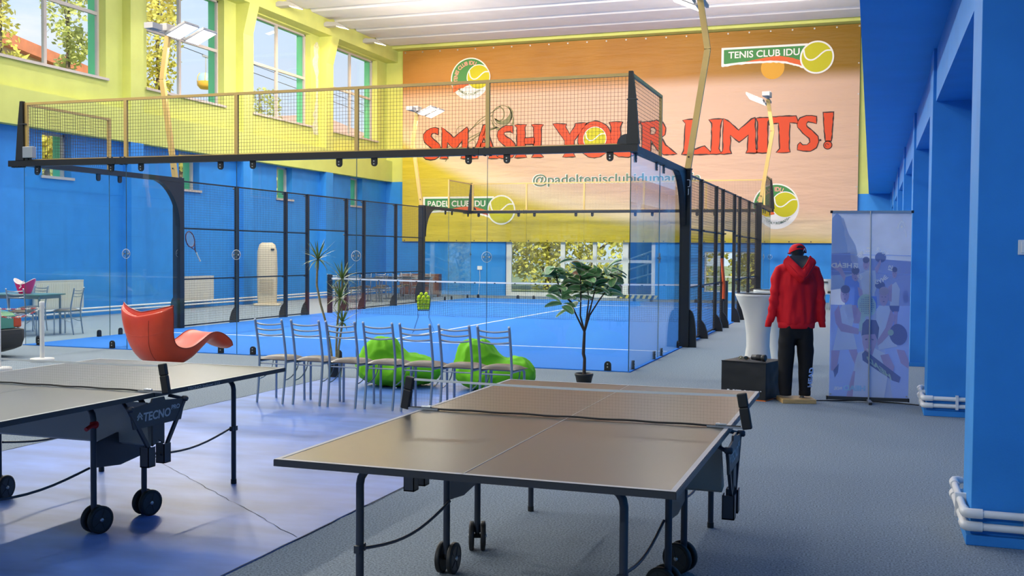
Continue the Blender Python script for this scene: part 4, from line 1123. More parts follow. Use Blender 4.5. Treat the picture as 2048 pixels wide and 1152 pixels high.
# ================================================================== potted plants
leafg = mat('leaf_green', (.15, .34, .12, 1), .38, var=.4, vscale=9, spec=.5)
leafc = mat('leaf_cream', (.66, .64, .44, 1), .45)
leafp = mat('leaf_pink', (.50, .22, .16, 1), .5)
bark = mat('stem_bark', (.050, .030, .022, 1), .7, var=.2, vscale=30)
soil = mat('soil', (.02, .014, .01, 1), .95)
potb = mat('black_pot', (.016, .016, .017, 1), .5)
rnd = random.Random(12)
t = thing('potted_tree', 'broad-leaved potted tree with cream-edged leaves by the glass corner', 'plant', (-.23, -1.40, 0))
MB().lathe([(.085, 0), (.105, .09), (.112, .10), (.112, .125), (.102, .126), (.098, .09)], potb, 28).build('pot', t)
MB().lathe([(0, .1), (.10, .1)], soil, 20).build('soil', t)
cr = CR.copy(); cr.z = 0; cr.normalize(); fwv = Vector((-cr.y, cr.x, 0))
def pp(a, z, d=0): return cr*a + fwv*d + Vector((0, 0, z))
mb = MB(); FK = pp(.0, .62)
mb.tube([pp(.0, .09), pp(.005, .3), pp(-.01, .36), FK], [.022, .019, .021, .017], bark, 8)
br = [[FK, pp(-.09, .80), pp(-.17, .98, .03), pp(-.26, 1.10, .05)], [FK, pp(-.055, .82, -.05), pp(-.05, 1.05, -.06), pp(-.06, 1.30, -.05)], [FK, pp(.03, .80, .04), pp(.05, 1.0, .04), pp(.03, 1.22, .06)],
      [FK, pp(.05, .84, -.03), pp(.10, 1.05, -.03), pp(.14, 1.20, -.04)], [FK, pp(.06, .82, .0), pp(.17, 1.0, .0), pp(.26, 1.12, .02), pp(.31, 1.24, .03)], [pp(-.14, .95, .03), pp(-.30, 1.12, 0), pp(-.36, 1.35, 0)]]
for b in br: mb.tube(smooth_line(b, 4) if False else b, [.013-.0022*i for i in range(len(b))], bark, 6)
mb.build('stem', t)
def leaf(mb, base, d, ln, wd, roll, pinkf=False):
    d = d.normalized(); up = Vector((0, 0, 1)); x = d.cross(up)
    x = x.normalized() if x.length > .01 else Vector((1, 0, 0)); nn = x.cross(d)
    x, nn = x*math.cos(roll)+nn*math.sin(roll), nn*math.cos(roll)-x*math.sin(roll)
    def pt(u, s, k):
        w_ = wd*.5*math.sin(PI*min(1, (u*.96+.02)))**.62*k
        droop = -.22*ln*u*u
        return base+d*(ln*u)+x*(s*w_)+nn*(abs(s)*w_*.28)+Vector((0, 0, droop))
    nu = 9; m1 = leafp if pinkf else leafg
    for s in (-1, 1):
        mb.grid(lambda u, v: pt(.04+.92*u, s*v, .80), nu, 3, m1)
        mb.grid(lambda u, v: pt(u, s*1.0, .80+.20*v) if 0 < u < 1 else pt(u, s, .80+.20*v), nu, 2, leafc)
    mb.tube([pt(u/4, 0, 1)+nn*.001 for u in range(5)], .0016, leafc, 4)
mb = MB()
spots = [(-.36, 1.35, 8), (-.28, 1.18, 8), (-.25, 1.02, 6), (-.06, 1.36, 9), (-.02, 1.18, 7), (.03, 1.24, 8), (.14, 1.22, 9), (.30, 1.30, 10), (.27, 1.12, 7), (-.16, .98, 4), (-.40, 1.28, 4), (.08, 1.08, 4)]
for a, z, n in spots:
    for k in range(int(n*1.45)):
        an = rnd.uniform(0, 2*PI); el = rnd.uniform(-.35, .75)
        d = cr*(math.cos(an)*math.cos(el)) + fwv*(math.sin(an)*math.cos(el)) + Vector((0, 0, math.sin(el)))
        leaf(mb, pp(a+rnd.uniform(-.05, .05), z+rnd.uniform(-.09, .09), rnd.uniform(-.08, .08)), d, rnd.uniform(.16, .27), rnd.uniform(.10, .15), rnd.uniform(-.7, .7), rnd.random() < .08)
mb.build('foliage', t)

t = thing('potted_palm', 'spiky dracaena with three bare stems in a small black pot', 'plant', (-3.28, -1.95, 0))
stemm = mat('palm_stem', (.30, .23, .12, 1), .8, var=.25, vscale=40)
blade = mat('palm_blade', (.17, .24, .06, 1), .42, var=.35, vscale=14)
MB().lathe([(.075, 0), (.092, .16), (.098, .165), (.098, .18), (.088, .18), (.085, .15)], potb, 24).build('pot', t)
MB().lathe([(0, .155), (.087, .155)], soil, 20).build('soil', t)
ST = [[pp(-.03, .15), pp(-.05, .33), pp(-.10, .62), pp(-.185, .92), pp(-.23, 1.14), pp(-.225, 1.32), pp(-.215, 1.46)],
      [pp(.015, .15), pp(.015, .4), pp(.03, .7), pp(.06, .97), pp(.085, 1.12), pp(.095, 1.25)],
      [pp(.03, .15), pp(.045, .38), pp(.07, .55), pp(.09, .68)]]
mb = MB()
for s_ in ST: mb.tube(smooth_line([tuple(q) for q in s_], 4) if False else s_, .014, stemm, 8)
mb.build('stem', t)
def head(c, n, ln, sd):
    r_ = random.Random(sd); mb = MB()
    for k in range(n):
        an = k*2.399; el = 1.35-1.75*(k/n)+r_.uniform(-.12, .12); l_ = ln*(.75+.3*math.sin(PI*min(1, k/n+.15)))*r_.uniform(.9, 1.1)
        h = cr*math.cos(an)+fwv*math.sin(an); sd_ = cr*-math.sin(an)+fwv*math.cos(an)
        def pt(u, s):
            e = el-.9*u*u*(k/n+.15)
            ctr = c + h*(l_*u*math.cos(el-.35*u*(k/n+.2)))+Vector((0, 0, l_*(u*math.sin(el)-.35*u*u*(k/n)*1.2)))
            return ctr + sd_*(s*.013*(1-u)**.6*(.55+.9*min(1, u*3)*.5))
        mb.grid(lambda u, v: pt(u, -1+2*v), 6, 2, blade)
    return mb.build('leaf_rosette', t)
head(ST[0][-1], 42, .29, 1); head(pp(.085, 1.22), 34, .27, 2); head(pp(.06, .98), 38, .28, 3); head(ST[2][-1], 36, .25, 4)
# ================================================================== mannequin seen from behind
redc = mat('red_jersey', (.62, .009, .018, 1), .7, bump=.12, bscale=260, spec=.2)
hoodl = mat('hood_lining', (.055, .062, .070, 1), .85)
blkc = mat('black_jersey', (.012, .012, .014, 1), .8, bump=.1, bscale=240, spec=.2)
wood = mat('light_wood', (.52, .33, .13, 1), .5, var=.25, vscale=9, stretch=(1, 9, 9))
skinb = mat('black_form', (.012, .010, .010, 1), .4)
t = thing('mannequin', 'headless display figure in red hoodie, red cap and black trousers on a wooden foot', 'mannequin', (2.262, -2.03, 0), .29)
MB().box((-.165, -.16, 0), (.185, .16, .045), wood).build('base', t, bevel=.004)
MB().tube([(.075, .02, .045), (.075, .02, .40)], .016, chrome, 12).lathe([(.03, .045), (.028, .052), (.017, .056)], chrome, 14, (.075, .02, 0)).build('rod', t)
# trousers
def rings(mb, rs, m, n=24):
    """rs: (cx, cy, z, rx, ry)"""
    return mb.grid(lambda u, v: (lambda r: (r[0]+r[3]*math.cos(2*PI*v), r[1]+r[4]*math.sin(2*PI*v), r[2]))(rs[round(u*(len(rs)-1))]), len(rs), n, m, cv=True)
def capped(mb, rs, m):
    rings(mb, rs, m); n = 24
    for r in (rs[0], rs[-1]): mb.add([(r[0]+r[3]*math.cos(2*PI*k/n), r[1]+r[4]*math.sin(2*PI*k/n), r[2]) for k in range(n)], [tuple(range(n))], m)
mb = MB()
capped(mb, [(-.102, .0, .075, .058, .065), (-.105, 0, .11, .063, .07), (-.107, 0, .20, .070, .075), (-.105, 0, .40, .078, .085), (-.098, 0, .58, .088, .10), (-.085, 0, .74, .095, .115), (-.075, 0, .86, .09, .115)], blkc)
capped(mb, [(.100, .0, .078, .055, .065), (.098, 0, .11, .060, .07), (.100, 0, .20, .066, .075), (.103, 0, .40, .076, .085), (.098, 0, .58, .088, .10), (.085, 0, .74, .095, .115), (.075, 0, .86, .09, .115)], blkc)
capped(mb, [(0, 0, .68, .15, .10), (0, 0, .76, .175, .12), (0, 0, .88, .165, .115)], blkc)
tr = melt(mb, 'trousers', t, blkc, .011, 4, fn=lambda c: .006*noise.noise(Vector((c.x*16, c.y*16, c.z*5)))+.004*math.sin(c.z*40+c.x*30)*max(0, 1-abs(c.z-.62)*6))
for x in (-.102, .100):
    mb = MB(); rings(mb, [(x, 0, .068, .056, .063), (x, 0, .074, .061, .067), (x, 0, .115, .062, .068), (x, 0, .125, .058, .066)], blkc); mb.build('cuff', t)
pr_ = mat('logo_print', (.42, .55, .88, 1), .5)
mb = MB(); LEG = lambda a, b: (.125+.035*math.sin(b*18)*0+b+(.40-.0)*0, -.098+.25*(b-.0)*1.0, a)
mb.text('HEAD', .165, .375, -.026, .026, lambda a, b: (.137-b+.012*(a-.17)/.2, -.074-.012*(a-.165)/.21+max(0, (-b))*1.0, a), pr_, bold=.04)
mb.build('lettering', tr)
# hoodie: torso and empty sleeves in one skin
mb = MB()
capped(mb, [(0, 0, .815, .19, .13), (0, 0, .85, .205, .14), (0, 0, .95, .205, .135), (0, 0, 1.10, .205, .13), (0, 0, 1.25, .21, .135), (0, 0, 1.34, .195, .125), (0, 0, 1.42, .15, .10), (0, 0, 1.475, .09, .08), (0, 0, 1.49, .07, .065)], redc)
for s in (-1, 1):
    pts = [(s*.11, 0, 1.415), (s*.185, 0, 1.385), (s*.222, .0, 1.30), (s*.234, -.005, 1.17), (s*.243, -.01, 1.04), (s*(.262 if s < 0 else .252), -.012, .93), (s*(.288 if s < 0 else .262), -.012, .85)]
    mb.tube(pts, [.070, .066, .060, .053, .047, .043, .037], redc, 16)
def cloth(c):
    f = .010*noise.noise(Vector((c.x*22, c.y*10, c.z*4.5)))+.007*noise.noise(Vector((c.x*9, c.y*9, c.z*7)))
    f += .006*math.sin(c.x*55+3*noise.noise(Vector((c.x*4, 0, c.z*3))))*max(0, 1-abs(c.z-1.0)*4)
    if abs(c.x) > .2: f += .007*math.sin(c.z*60+c.x*25)*max(0, 1-abs(c.z-1.1)*4)
    return f
hd = melt(mb, 'hoodie', t, redc, .011, 5, fn=cloth)
mb = MB(); rings(mb, [(0, 0, .785, .183, .124), (0, 0, .79, .190, .130), (0, 0, .845, .196, .136), (0, 0, .85, .188, .13)], redc, 32); mb.build('waistband', hd)
for s in (-1, 1):
    mb = MB(); x = s*(.290 if s < 0 else .262); mb.tube([(x-s*.003, -.012, .875), (x, -.012, .86), (x+s*.012, -.012, .80), (x+s*.012, -.012, .797)], [.032, .036, .033, .029], redc, 16); mb.build('cuff', hd)
# fallen hood: a draped pouch on the back, with grey lining
def rim(s): a = abs(s); return Vector((.118*s+.016*(1-a), -.070-.085*(1-s*s), 1.548-.135*(1-a**1.25)))
def neckl(s): return Vector((.085*s, -.050-.012*(1-s*s), 1.556))
def base(s): a = abs(s); return Vector((.172*s+.010*(1-a), -.100-.050*(1-s*s), 1.475-.205*(1-a**1.5)))
def pouch(u, v):
    s = -1+2*u; p = rim(s).lerp(base(s), v); k = (1-s*s)
    return p+Vector((.016*s*math.sin(PI*v), -(.040+.05*k)*math.sin(PI*min(1, .15+.85*v))**.8*(.35+.65*k), -.012*k*math.sin(PI*v)+.006*math.sin(11*s+5*v)*k))
mb = MB().grid(pouch, 29, 13, redc)
mb.tube([rim(-1+i/14)+Vector((0, -.004, 0)) for i in range(29)], .010, redc, 8)
mb.tube([Vector(pouch(i/28, .5))+Vector((0, -.003, 0)) for i in range(3, 26)], .0045, redc, 6)
hb = mb.build('hood', hd)
mb = MB().grid(lambda u, v: neckl(-1+2*u).lerp(rim(-1+2*u), v)+Vector((0, .03*math.sin(PI*v)*(1-(2*u-1)**2), -.012*math.sin(PI*v))), 25, 9, hoodl)
mb.build('hood_lining', hd)
MB().lathe([(.0, 1.48), (.062, 1.48), (.060, 1.56), (.078, 1.60), (.078, 1.645), (.05, 1.67), (0, 1.675)], skinb, 24).build('neck', t)
mb = MB()
def cap(u, v):
    an = 2*PI*u; th = v*PI/2
    r = .092*math.cos(th)**.75; z = 1.582+.098*math.sin(th)
    back = max(0, -math.sin(an))**2
    z += back*.040*(1-v)*(1 if True else 0)
    return (r*math.cos(an), r*1.1*math.sin(an), z)
mb.grid(cap, 36, 10, redc, cu=True)
c_ = mb.build('cap', t)
MB().prism([(-.036, 1.638), (-.024, 1.655), (.0, 1.662), (.024, 1.655), (.036, 1.638), (.02, 1.634), (-.02, 1.634)], lambda x, z, h: (x, h, z), -.100, -.06, skinb).build('cap_opening', c_)
MB().grid(lambda u, v: (.085*math.sin(-1.2+2.4*u), .07+.09*v*math.cos(-1.2+2.4*u)+.03, 1.585-.02*v*abs(math.cos(-1.2+2.4*u))), 13, 4, redc).build('peak', c_)
mb = MB(); lg = lambda x, z: (x, -.0985+.7*(x-.03), z)
mb.ribbon([(.040, 1.600), (.050, 1.628), (.056, 1.630), (.066, 1.598)], .006, lambda x, z: (x, -math.sqrt(max(0, .0985**2-(x*1.02)**2))-.004, z), linew)
mb.build('emblem', c_)

# ================================================================== translucent banner stand seen from behind
t = thing('banner_stand', 'translucent roll-up advertising banner on a thin pole, seen from behind', 'banner stand', (3.0, -1.80, 0), .11)
fab = mat('banner_fabric', (.60, .68, .86, 1), .7, var=.12, vscale=2.2)
n = fab.node_tree; b = n.nodes['Principled BSDF']; b.inputs['Transmission Weight'].default_value = 0
HWB = .402
MB().grid(lambda u, v: (-HWB+2*HWB*u, .0205+.003*math.sin(7*u+3*v), .055+1.965*v), 9, 9, fab).build('fabric', t)
MB().box((-.415, .008, 2.012), (.415, .034, 2.036), alu).box((-.42, .006, 2.010), (-.395, .036, 2.038), blackm).box((.395, .006, 2.010), (.42, .036, 2.038), blackm).build('top_rail', t)
MB().box((-.425, -.01, .02), (.405, .045, .055), darkg).box((-.43, -.014, .018), (-.415, .049, .057), blackm).box((.395, -.014, .018), (.41, .049, .057), blackm).build('bottom_rail', t)
MB().tube([(.0, -.02, .03), (-.002, -.01, 1.0), (-.01, .0, 2.03)], .0085, alu, 10).build('pole', t)
MB().box((-.018, -.20, .022), (.018, .09, .034), alu).box((-.016, -.20, .006), (.016, -.175, .03), blackm).lathe([(.018, 0), (.018, .008)], blackm, 10, (0, -.19, 0)).build('foot', t)
def sheer(m, k):
    n_ = m.node_tree; b_ = n_.nodes['Principled BSDF']; tl = n_.nodes.new('ShaderNodeBsdfTranslucent'); mxl = n_.nodes.new('ShaderNodeMixShader'); mxl.inputs[0].default_value = k
    lk = b_.inputs['Base Color'].links
    if lk: n_.links.new(lk[0].from_socket, tl.inputs[0])
    else: tl.inputs[0].default_value = b_.inputs['Base Color'].default_value
    n_.links.new(b_.outputs[0], mxl.inputs[1]); n_.links.new(tl.outputs[0], mxl.inputs[2]); n_.links.new(mxl.outputs[0], n_.nodes['Material Output'].inputs[0])
    return m
sheer(fab, .55)
I = lambda nm, c: sheer(mat(nm, tuple(min(.97, 2.15*(a*.66+b_*.34)) for a, b_ in zip(c[:3], (.21, .265, .44)))+(1,), .7, spec=.15), .45)
b_sky = I('print_sky', (.22, .29, .50, 1)); b_tree = I('print_tree', (.15, .21, .30, 1)); b_fence = I('print_fence', (.13, .17, .32, 1)); b_wh = I('print_white', (.42, .45, .60, 1)); b_skin = I('print_skin', (.33, .25, .32, 1))
b_hair = I('print_hair', (.085, .095, .17, 1)); b_hairl = I('print_blond', (.30, .25, .29, 1)); b_blue = I('print_blue', (.10, .19, .45, 1)); b_dark = I('print_dark', (.075, .095, .19, 1)); b_lime = I('print_lime', (.30, .42, .34, 1)); b_let = I('print_letter', (.9, .9, .9, 1)); b_floor = I('print_court', (.19, .26, .45, 1)); b_teal = I('print_teal', (.24, .40, .50, 1))
# picture coordinates: u 0..1 across, v 0..1 from the top
def PIC(lay): return lambda u, v: (-HWB+2*HWB*u, .0195-.0006*lay, 2.012-1.957*v)
def ov(u, v, ru, rv, n=20, a0=0, rot=0):
    c, s = math.cos(rot), math.sin(rot)
    res = []
    for i in range(n):
        x, y = ru*math.cos(2*PI*i/n), rv*2.43*math.sin(2*PI*i/n)*1.0
        x, y = c*x-s*y, s*x+c*y
        res.append((u+x, v+y/2.43))
    return res
mb = MB()
mb.flat([(0, .03), (.06, .0), (.15, .03), (.22, .12), (.30, .17), (.34, .24), (.33, .40), (.0, .42)], PIC(1), b_tree)
mb.flat([(0, .22), (.30, .215), (.30, .33), (0, .34)], PIC(2), b_fence); mb.flat([(.30, .24), (1, .26), (1, .50), (.30, .5)], PIC(1), b_fence)
mb.flat([(0, .50), (1, .50), (1, 1), (0, 1)], PIC(1), b_floor)
mb.ribbon([(0, .225), (1, .23)], .004, PIC(3), b_sky); mb.ribbon([(0, .315), (1, .33)], .004, PIC(3), b_sky)
mb.build('printed_backdrop', t)
def figure(parts, base):
    mb = MB()
    for i, (pl, m) in enumerate(parts): mb.flat(pl, PIC(base+i*.25), m)
    mb.build('printed_player', t)
# raised arm player, left back
figure([([(.16, .44), (.18, .35), (.28, .335), (.36, .38), (.37, .46), (.34, .56), (.22, .58)], b_blue), ([(.17, .37), (.10, .32), (.03, .30), (.04, .293), (.085, .30), (.05, .272), (.062, .268), (.11, .295), (.10, .262), (.112, .26), (.135, .30), (.19, .345)], b_skin), ([(.34, .40), (.46, .435), (.50, .44), (.49, .465), (.36, .45)], b_skin), (ov(.31, .335, .048, .035), b_skin), (ov(.31, .313, .05, .02), b_hair), ([(.25, .50), (.33, .50), (.36, .60), (.30, .60)], b_skin)], 3)
# seated player in the middle back
figure([([(.36, .33), (.44, .315), (.56, .31), (.58, .40), (.52, .48), (.42, .47)], b_wh), (ov(.44, .275, .038, .033), b_skin), (ov(.44, .254, .042, .018), b_hair), ([(.38, .455), (.58, .45), (.60, .53), (.36, .51)], b_blue), ([(.33, .52), (.42, .48), (.50, .50), (.36, .60)], b_skin), (ov(.62, .24, .07, .028, rot=.25), b_dark), (ov(.62, .39, .062, .020, rot=-.1), b_dark), ([(.55, .30), (.62, .25), (.63, .27), (.58, .33)], b_skin)], 5)
# player at the right back
figure([([(.76, .39), (.82, .37), (.87, .41), (.86, .50), (.75, .505)], b_wh), (ov(.80, .325, .03, .027), b_skin), (ov(.80, .305, .033, .015), b_hair), ([(.74, .50), (.87, .50), (.86, .53), (.76, .535)], b_dark), ([(.72, .40), (.77, .38), (.77, .48), (.73, .47)], b_skin), ([(.80, .53), (.85, .53), (.84, .62), (.81, .63)], b_skin), (ov(.94, .45, .035, .035), b_fence)], 5)
# woman in white at the left
figure([([(.10, .54), (.15, .50), (.27, .495), (.30, .58), (.28, .62), (.35, .74), (.04, .75), (.10, .62)], b_wh), (ov(.18, .445, .055, .044), b_skin), (ov(.185, .415, .06, .023), b_hair), ([(.05, .54), (.11, .50), (.15, .60), (.34, .625), (.38, .63), (.36, .66), (.14, .645), (.07, .60)], b_skin), ([(.02, .75), (.13, .75), (.09, .86), (.02, .86)], b_skin), ([(.24, .745), (.34, .74), (.42, .84), (.36, .86)], b_skin), ([(.05, .86), (.12, .82), (.11, .87), (.07, .90)], b_dark)], 8)
figure([(ov(.46, .50, .115, .062, rot=-.3), b_lime), ([(.39, .545), (.45, .555), (.42, .63), (.36, .645)], b_lime)], 11)
# blond player at the right
figure([([(.58, .52), (.62, .50), (.74, .50), (.78, .56), (.74, .66), (.86, .72), (.62, .74), (.58, .62)], b_wh), (ov(.67, .455, .055, .048), b_skin), (ov(.67, .422, .06, .024), b_hairl), ([(.76, .52), (.82, .56), (.74, .66), (.66, .70), (.60, .72), (.60, .69), (.70, .62)], b_skin), (ov(.86, .655, .11, .058, rot=-.2), b_dark), (ov(.765, .645, .037, .017), b_lime), ([(.84, .735), (.94, .74), (1.0, .80), (1.0, .84), (.90, .81)], b_skin)], 12)
# smiling man in front
figure([([(.25, 1.0), (.33, .80), (.36, .76), (.56, .73), (.70, .76), (.76, .82), (.70, 1.0)], b_wh), ([(.22, 1.0), (.30, .86), (.33, .86), (.30, 1.0)], b_skin), ([(.42, .66), (.58, .655), (.59, .70), (.54, .77), (.50, .785), (.44, .75), (.41, .70)], b_skin), ([(.40, .665), (.41, .60), (.46, .575), (.58, .58), (.62, .62), (.605, .69), (.57, .655), (.44, .66)], b_hair), ([(.64, .77), (.74, .76), (.82, .83), (.80, .87), (.74, .88)], b_skin), ([(.41, .765), (.45, .745), (.90, .885), (.88, .915), (.80, .905), (.42, .80)], b_dark), ([(.445, .683), (.475, .68), (.475, .688), (.447, .69)], b_hair), ([(.525, .68), (.555, .683), (.553, .69), (.527, .688)], b_hair), ([(.46, .735), (.53, .735), (.51, .75), (.48, .75)], b_wh)], 15)
mb = MB()
for i in range(-4, 5):   # drilled face of the lime bat
    for j in range(-4, 5):
        if i*i+j*j <= 18: mb.flat(ov(.46+.021*i, .50+.0108*j, .0055, .0024, 8), PIC(12.5), b_dark)
for cx, cz, sc_ in ((.18, .447, 1), (.67, .457, 1), (.31, .338, .8), (.44, .277, .75), (.80, .327, .6)):   # faces
    for q in (-1, 1): mb.flat(ov(cx+q*.020*sc_, cz-.004*sc_, .009*sc_, .0022*sc_, 10), PIC(14.5), b_hair)
    mb.flat(ov(cx, cz+.021*sc_, .013*sc_, .0025*sc_, 10), PIC(14.5), b_hair); mb.ribbon([(cx, cz), (cx+.004*sc_, cz+.011*sc_)], .005*sc_, PIC(14.5), b_hairl)
mb.build('printed_detail', t)
def put(m_): m_.build('printed_lettering', t)
put(MB().text('HEAD', .0, .265, .298, .272, PIC(4), b_let, bold=.04, mirror=True))
put(MB().text('HEAD', .0, 1.0, -1, 1, lambda a, b: PIC(19)(.47+.31*a-.011*b, .785+.105*a-.017*b), b_lime, bold=.05, mirror=True))
put(MB().text('HEAD', .18, .46, .967, .938, PIC(20), b_teal, bold=.05, mirror=True)); put(MB().text('PADEL', .06, .165, .965, .948, PIC(20), b_let, bold=.02, mirror=True))
# mirrored motto round a ring
for wd, a0, a1 in (('YOUR', 38, 82), ('GAME', 100, 148), ('IS', 172, 190), ('YOUR', 212, 232), ('GAME', 276, 322), ('IS', 344, 362)):
    vs, fs = text_mesh(wd, .03); xa = min(v[0] for v in vs); xb = max(v[0] for v in vs); q = []
    for x, y in vs:
        an = math.radians(a0+(a1-a0)*(x-xa)/(xb-xa)); rr = .155+y*.062
        q.append((-HWB+2*HWB*.53+rr*math.cos(an), .0195-.0006*20, 2.012-1.957*.285+rr*math.sin(an)))
    put(MB().add(q, fs, b_let))
mb = MB().ribbon([(.83, .085), (.845, .06), (.87, .045), (.90, .05), (.92, .08), (.935, .13)], .012, PIC(3), b_let).flat(ov(.878, .075, .013, .006), PIC(3), b_let)
mb.build('printed_emblem', t)
for x in (-.385, .385): MB().lathe([(.009, -.002), (.009, .002)], alu, 12, (x, .016, .075), (0, 1, 0)).build('eyelet', t)

# ================================================================== black cube, sunglasses, lens
cubem = mat('black_cover', (.016, .017, .019, 1), .55, bump=.25, bscale=9, spec=.35)
t = thing('display_cube', 'black fabric covered cube with an orange hem, beside the mannequin', 'cube', (1.79, -1.85, 0), -.27)
mb = MB(); rnd = random.Random(6)
def face(o_, ux, uz, n_):
    def f(u, v):
        a, b = -1+2*u, -1+2*v
        p = Vector(o_)+Vector(ux)*a+Vector(uz)*b
        d = .012*noise.noise(Vector((p.x*7+1, p.z*9, p.y*7)))*(1-abs(a)**6)*(1-abs(b)**6)
        return p+Vector(n_)*d
    mb.grid(f, 17, 17, cubem)
hx, hz = .25, .205
face((0, -hx, hz), (hx, 0, 0), (0, 0, hz), (0, -1, 0)); face((0, hx, hz), (hx, 0, 0), (0, 0, hz), (0, 1, 0)); face((hx, 0, hz), (0, hx, 0), (0, 0, hz), (1, 0, 0)); face((-hx, 0, hz), (0, hx, 0), (0, 0, hz), (-1, 0, 0)); face((0, 0, 2*hz), (hx, 0, 0), (0, hx, 0), (0, 0, 1))
mb.build('cover', t)
MB().box((-.252, -.252, .0), (.252, .252, .012), mat('orange_hem', (.75, .16, .02, 1), .5)).build('hem', t)
MB().text('HEAD', -.18, .17, .04, .105, lambda x, z: (x, -.2565, z), linew, bold=.05).box((.195, -.2575, .10), (.205, -.2555, .11), linew).build('lettering', t)
mb = MB().tube([(-.25, -.252, .408), (-.1, -.256, .411), (.1, -.254, .408), (.25, -.252, .411)], .006, cubem, 6); mb.build('seam', t)
ZT = .412
lensb = mat('lens_barrel', (.02, .02, .021, 1), .45, bump=.1, bscale=80); lensg = mat('lens_glass', (.01, .012, .02, 1), .05)
t = thing('camera_lens', 'black telephoto camera lens lying on the black cube', 'camera lens', (1.865, -1.96, ZT+.036), -.35)
mb = MB().lathe([(.026, -.075), (.029, -.07), (.029, -.04), (.031, -.038), (.031, -.02), (.0335, -.018), (.0335, .035), (.031, .037), (.031, .045), (.036, .05), (.036, .085), (.033, .087)], lensb, 28, (0, 0, 0), (1, 0, 0))
for k in range(7): mb.lathe([(.0345, -.014+k*.007), (.0345, -.011+k*.007)], rubber, 28, (0, 0, 0), (1, 0, 0))
mb.build('barrel', t)
MB().lathe([(.0, .0), (.032, .0)], lensg, 24, (.0865, 0, 0), (1, 0, 0)).build('front_cap', t)
t = thing('sunglasses', 'folded dark sunglasses on the black cube beside the lens', 'sunglasses', (1.70, -1.90, ZT+.004), -.15)
shade = mat('dark_lens', (.02, .035, .02, 1), .08); frm = mat('glasses_frame', (.20, .13, .05, 1), .35, metal=.4)
for s in (-1, 1):
    R = Matrix.Rotation(.5*s, 3, 'Z') @ Matrix.Rotation(.9, 3, 'X')
    MB().ell((s*.031, 0, .018), (.027, .022, .004), shade, 18, 8, R).build('lens', t)
    MB().tube([Vector((s*.031, 0, .018))+R @ Vector((.028*math.cos(a), .023*math.sin(a), 0)) for a in [2*PI*k/20 for k in range(20)]], .002, frm, 6, closed=True).build('rim', t)
    MB().tube([(s*.060, .01, .02), (s*.055, .05, .006), (-s*.02, .062, .003), (-s*.05, .06, .002)], .002, frm, 6).build('temple', t)
MB().tube([(-.008, -.004, .026), (0, -.006, .030), (.008, -.004, .026)], .002, frm, 6).build('bridge', t)

# ================================================================== stretch covered cocktail tables
stretch = mat('white_stretch_cloth', (.70, .69, .66, 1), .7, spec=.2)
def cocktail(loc, label, rz):
    t = thing('cocktail_table', label, 'table', loc, rz, 'white cocktail tables')
    lob = lambda i, an: 1+(.0, .0, .02, .035, .05, .06, .05, .03, .02, .05, .10, .12)[min(i, 11)]*math.cos(4*an)
    prof = [(.0, 1.062), (.28, 1.062), (.288, 1.055), (.285, 1.035), (.25, .96), (.205, .86), (.17, .72), (.148, .55), (.145, .40), (.165, .25), (.195, .12), (.225, .005)]
    MB().lathe(prof, stretch, 48, lobe=lob).build('cover', t)
    MB().lathe([(.29, 1.04), (.292, 1.062), (.289, 1.066), (.285, 1.062)], stretch, 48).build('rim', t)
    for k in range(4): an = k*PI/2; MB().lathe([(.03, 0), (.035, .02), (.02, .03)], stretch, 12, (.225*math.cos(an), .225*math.sin(an), 0)).build('foot_pocket', t)
    return t
cocktail((1.66, .05, 0), 'white stretch-covered cocktail table in front, behind the black cube', .6)
cocktail((1.72, 1.65, 0), 'second white stretch-covered cocktail table, further back', .2)
# ================================================================== chain posts and the parked car at the left
plast = mat('matt_white_plastic', (.74, .73, .70, 1), .5)
def stanchion(x, y, label, h=.835):
    t = thing('chain_post', label, 'post', (x, y, 0), 0, 'white chain posts')
    MB().lathe([(.155, 0), (.16, .008), (.155, .045), (.03, .055)], plast, 32).build('base', t)
    MB().lathe([(.031, .05), (.031, h-.06)], plast, 20).build('tube', t)
    MB().lathe([(.034, h-.07), (.036, h-.06), (.036, h-.01), (.030, h), (0, h)], plast, 20).tube([(.03, 0, h-.08), (.05, 0, h-.075), (.05, 0, h-.095), (.03, 0, h-.1)], .004, plast, 6).build('cap', t)
stanchion(-7.88, -1.90, 'white plastic chain post on a round foot before the left glass pane')
stanchion(-7.53, -3.02, 'white plastic chain post at the left edge of the picture, nearer the camera', .81)
cred = mat('chain_red', (.55, .05, .06, 1), .45)
def chain(a, b, sag, label):
    a, b = Vector(a), Vector(b); n = int((b-a).length/.034)
    t = thing('plastic_chain', label, 'chain', a, 0, 'red and white chains'); mb = MB()
    P = [(b-a)*(i/n)-Vector((0, 0, sag*4*(i/n)*(1-i/n))) for i in range(n+1)]
    for i in range(n):
        d = (P[i+1]-P[i]); L_ = d.length; d.normalize(); x = d.cross(Vector((0, 0, 1))).normalized(); y = x.cross(d)
        q = x if i % 2 else y; c = (P[i]+P[i+1])/2
        pts = [c+d*(L_*.72*math.cos(k*PI/4))+q*(.010*math.sin(k*PI/4)) for k in range(8)]
        mb.tube(pts, .0035, cred if (i//4) % 2 else plast, 5, closed=True)
    mb.build('links', t)
chain((-7.90, -1.92, .735), (-7.53, -2.99, .70), .06, 'red and white plastic chain sagging between the two white posts')
chain((-7.92, -1.88, .745), (-10.4, -1.05, .72), .05, 'red and white chain running left from the white post behind the car')
carg = mat('car_green', (.12, .34, .20, 1), .25, coat=.5); carb = mat('car_bumper', (.045, .042, .040, 1), .6); taill = mat('tail_lamp', (.62, .09, .012, 1), .25)
t = thing('car', 'rear end of a mint green car with dark bumper at the left edge', 'car', (-8.74, -2.08, 0))
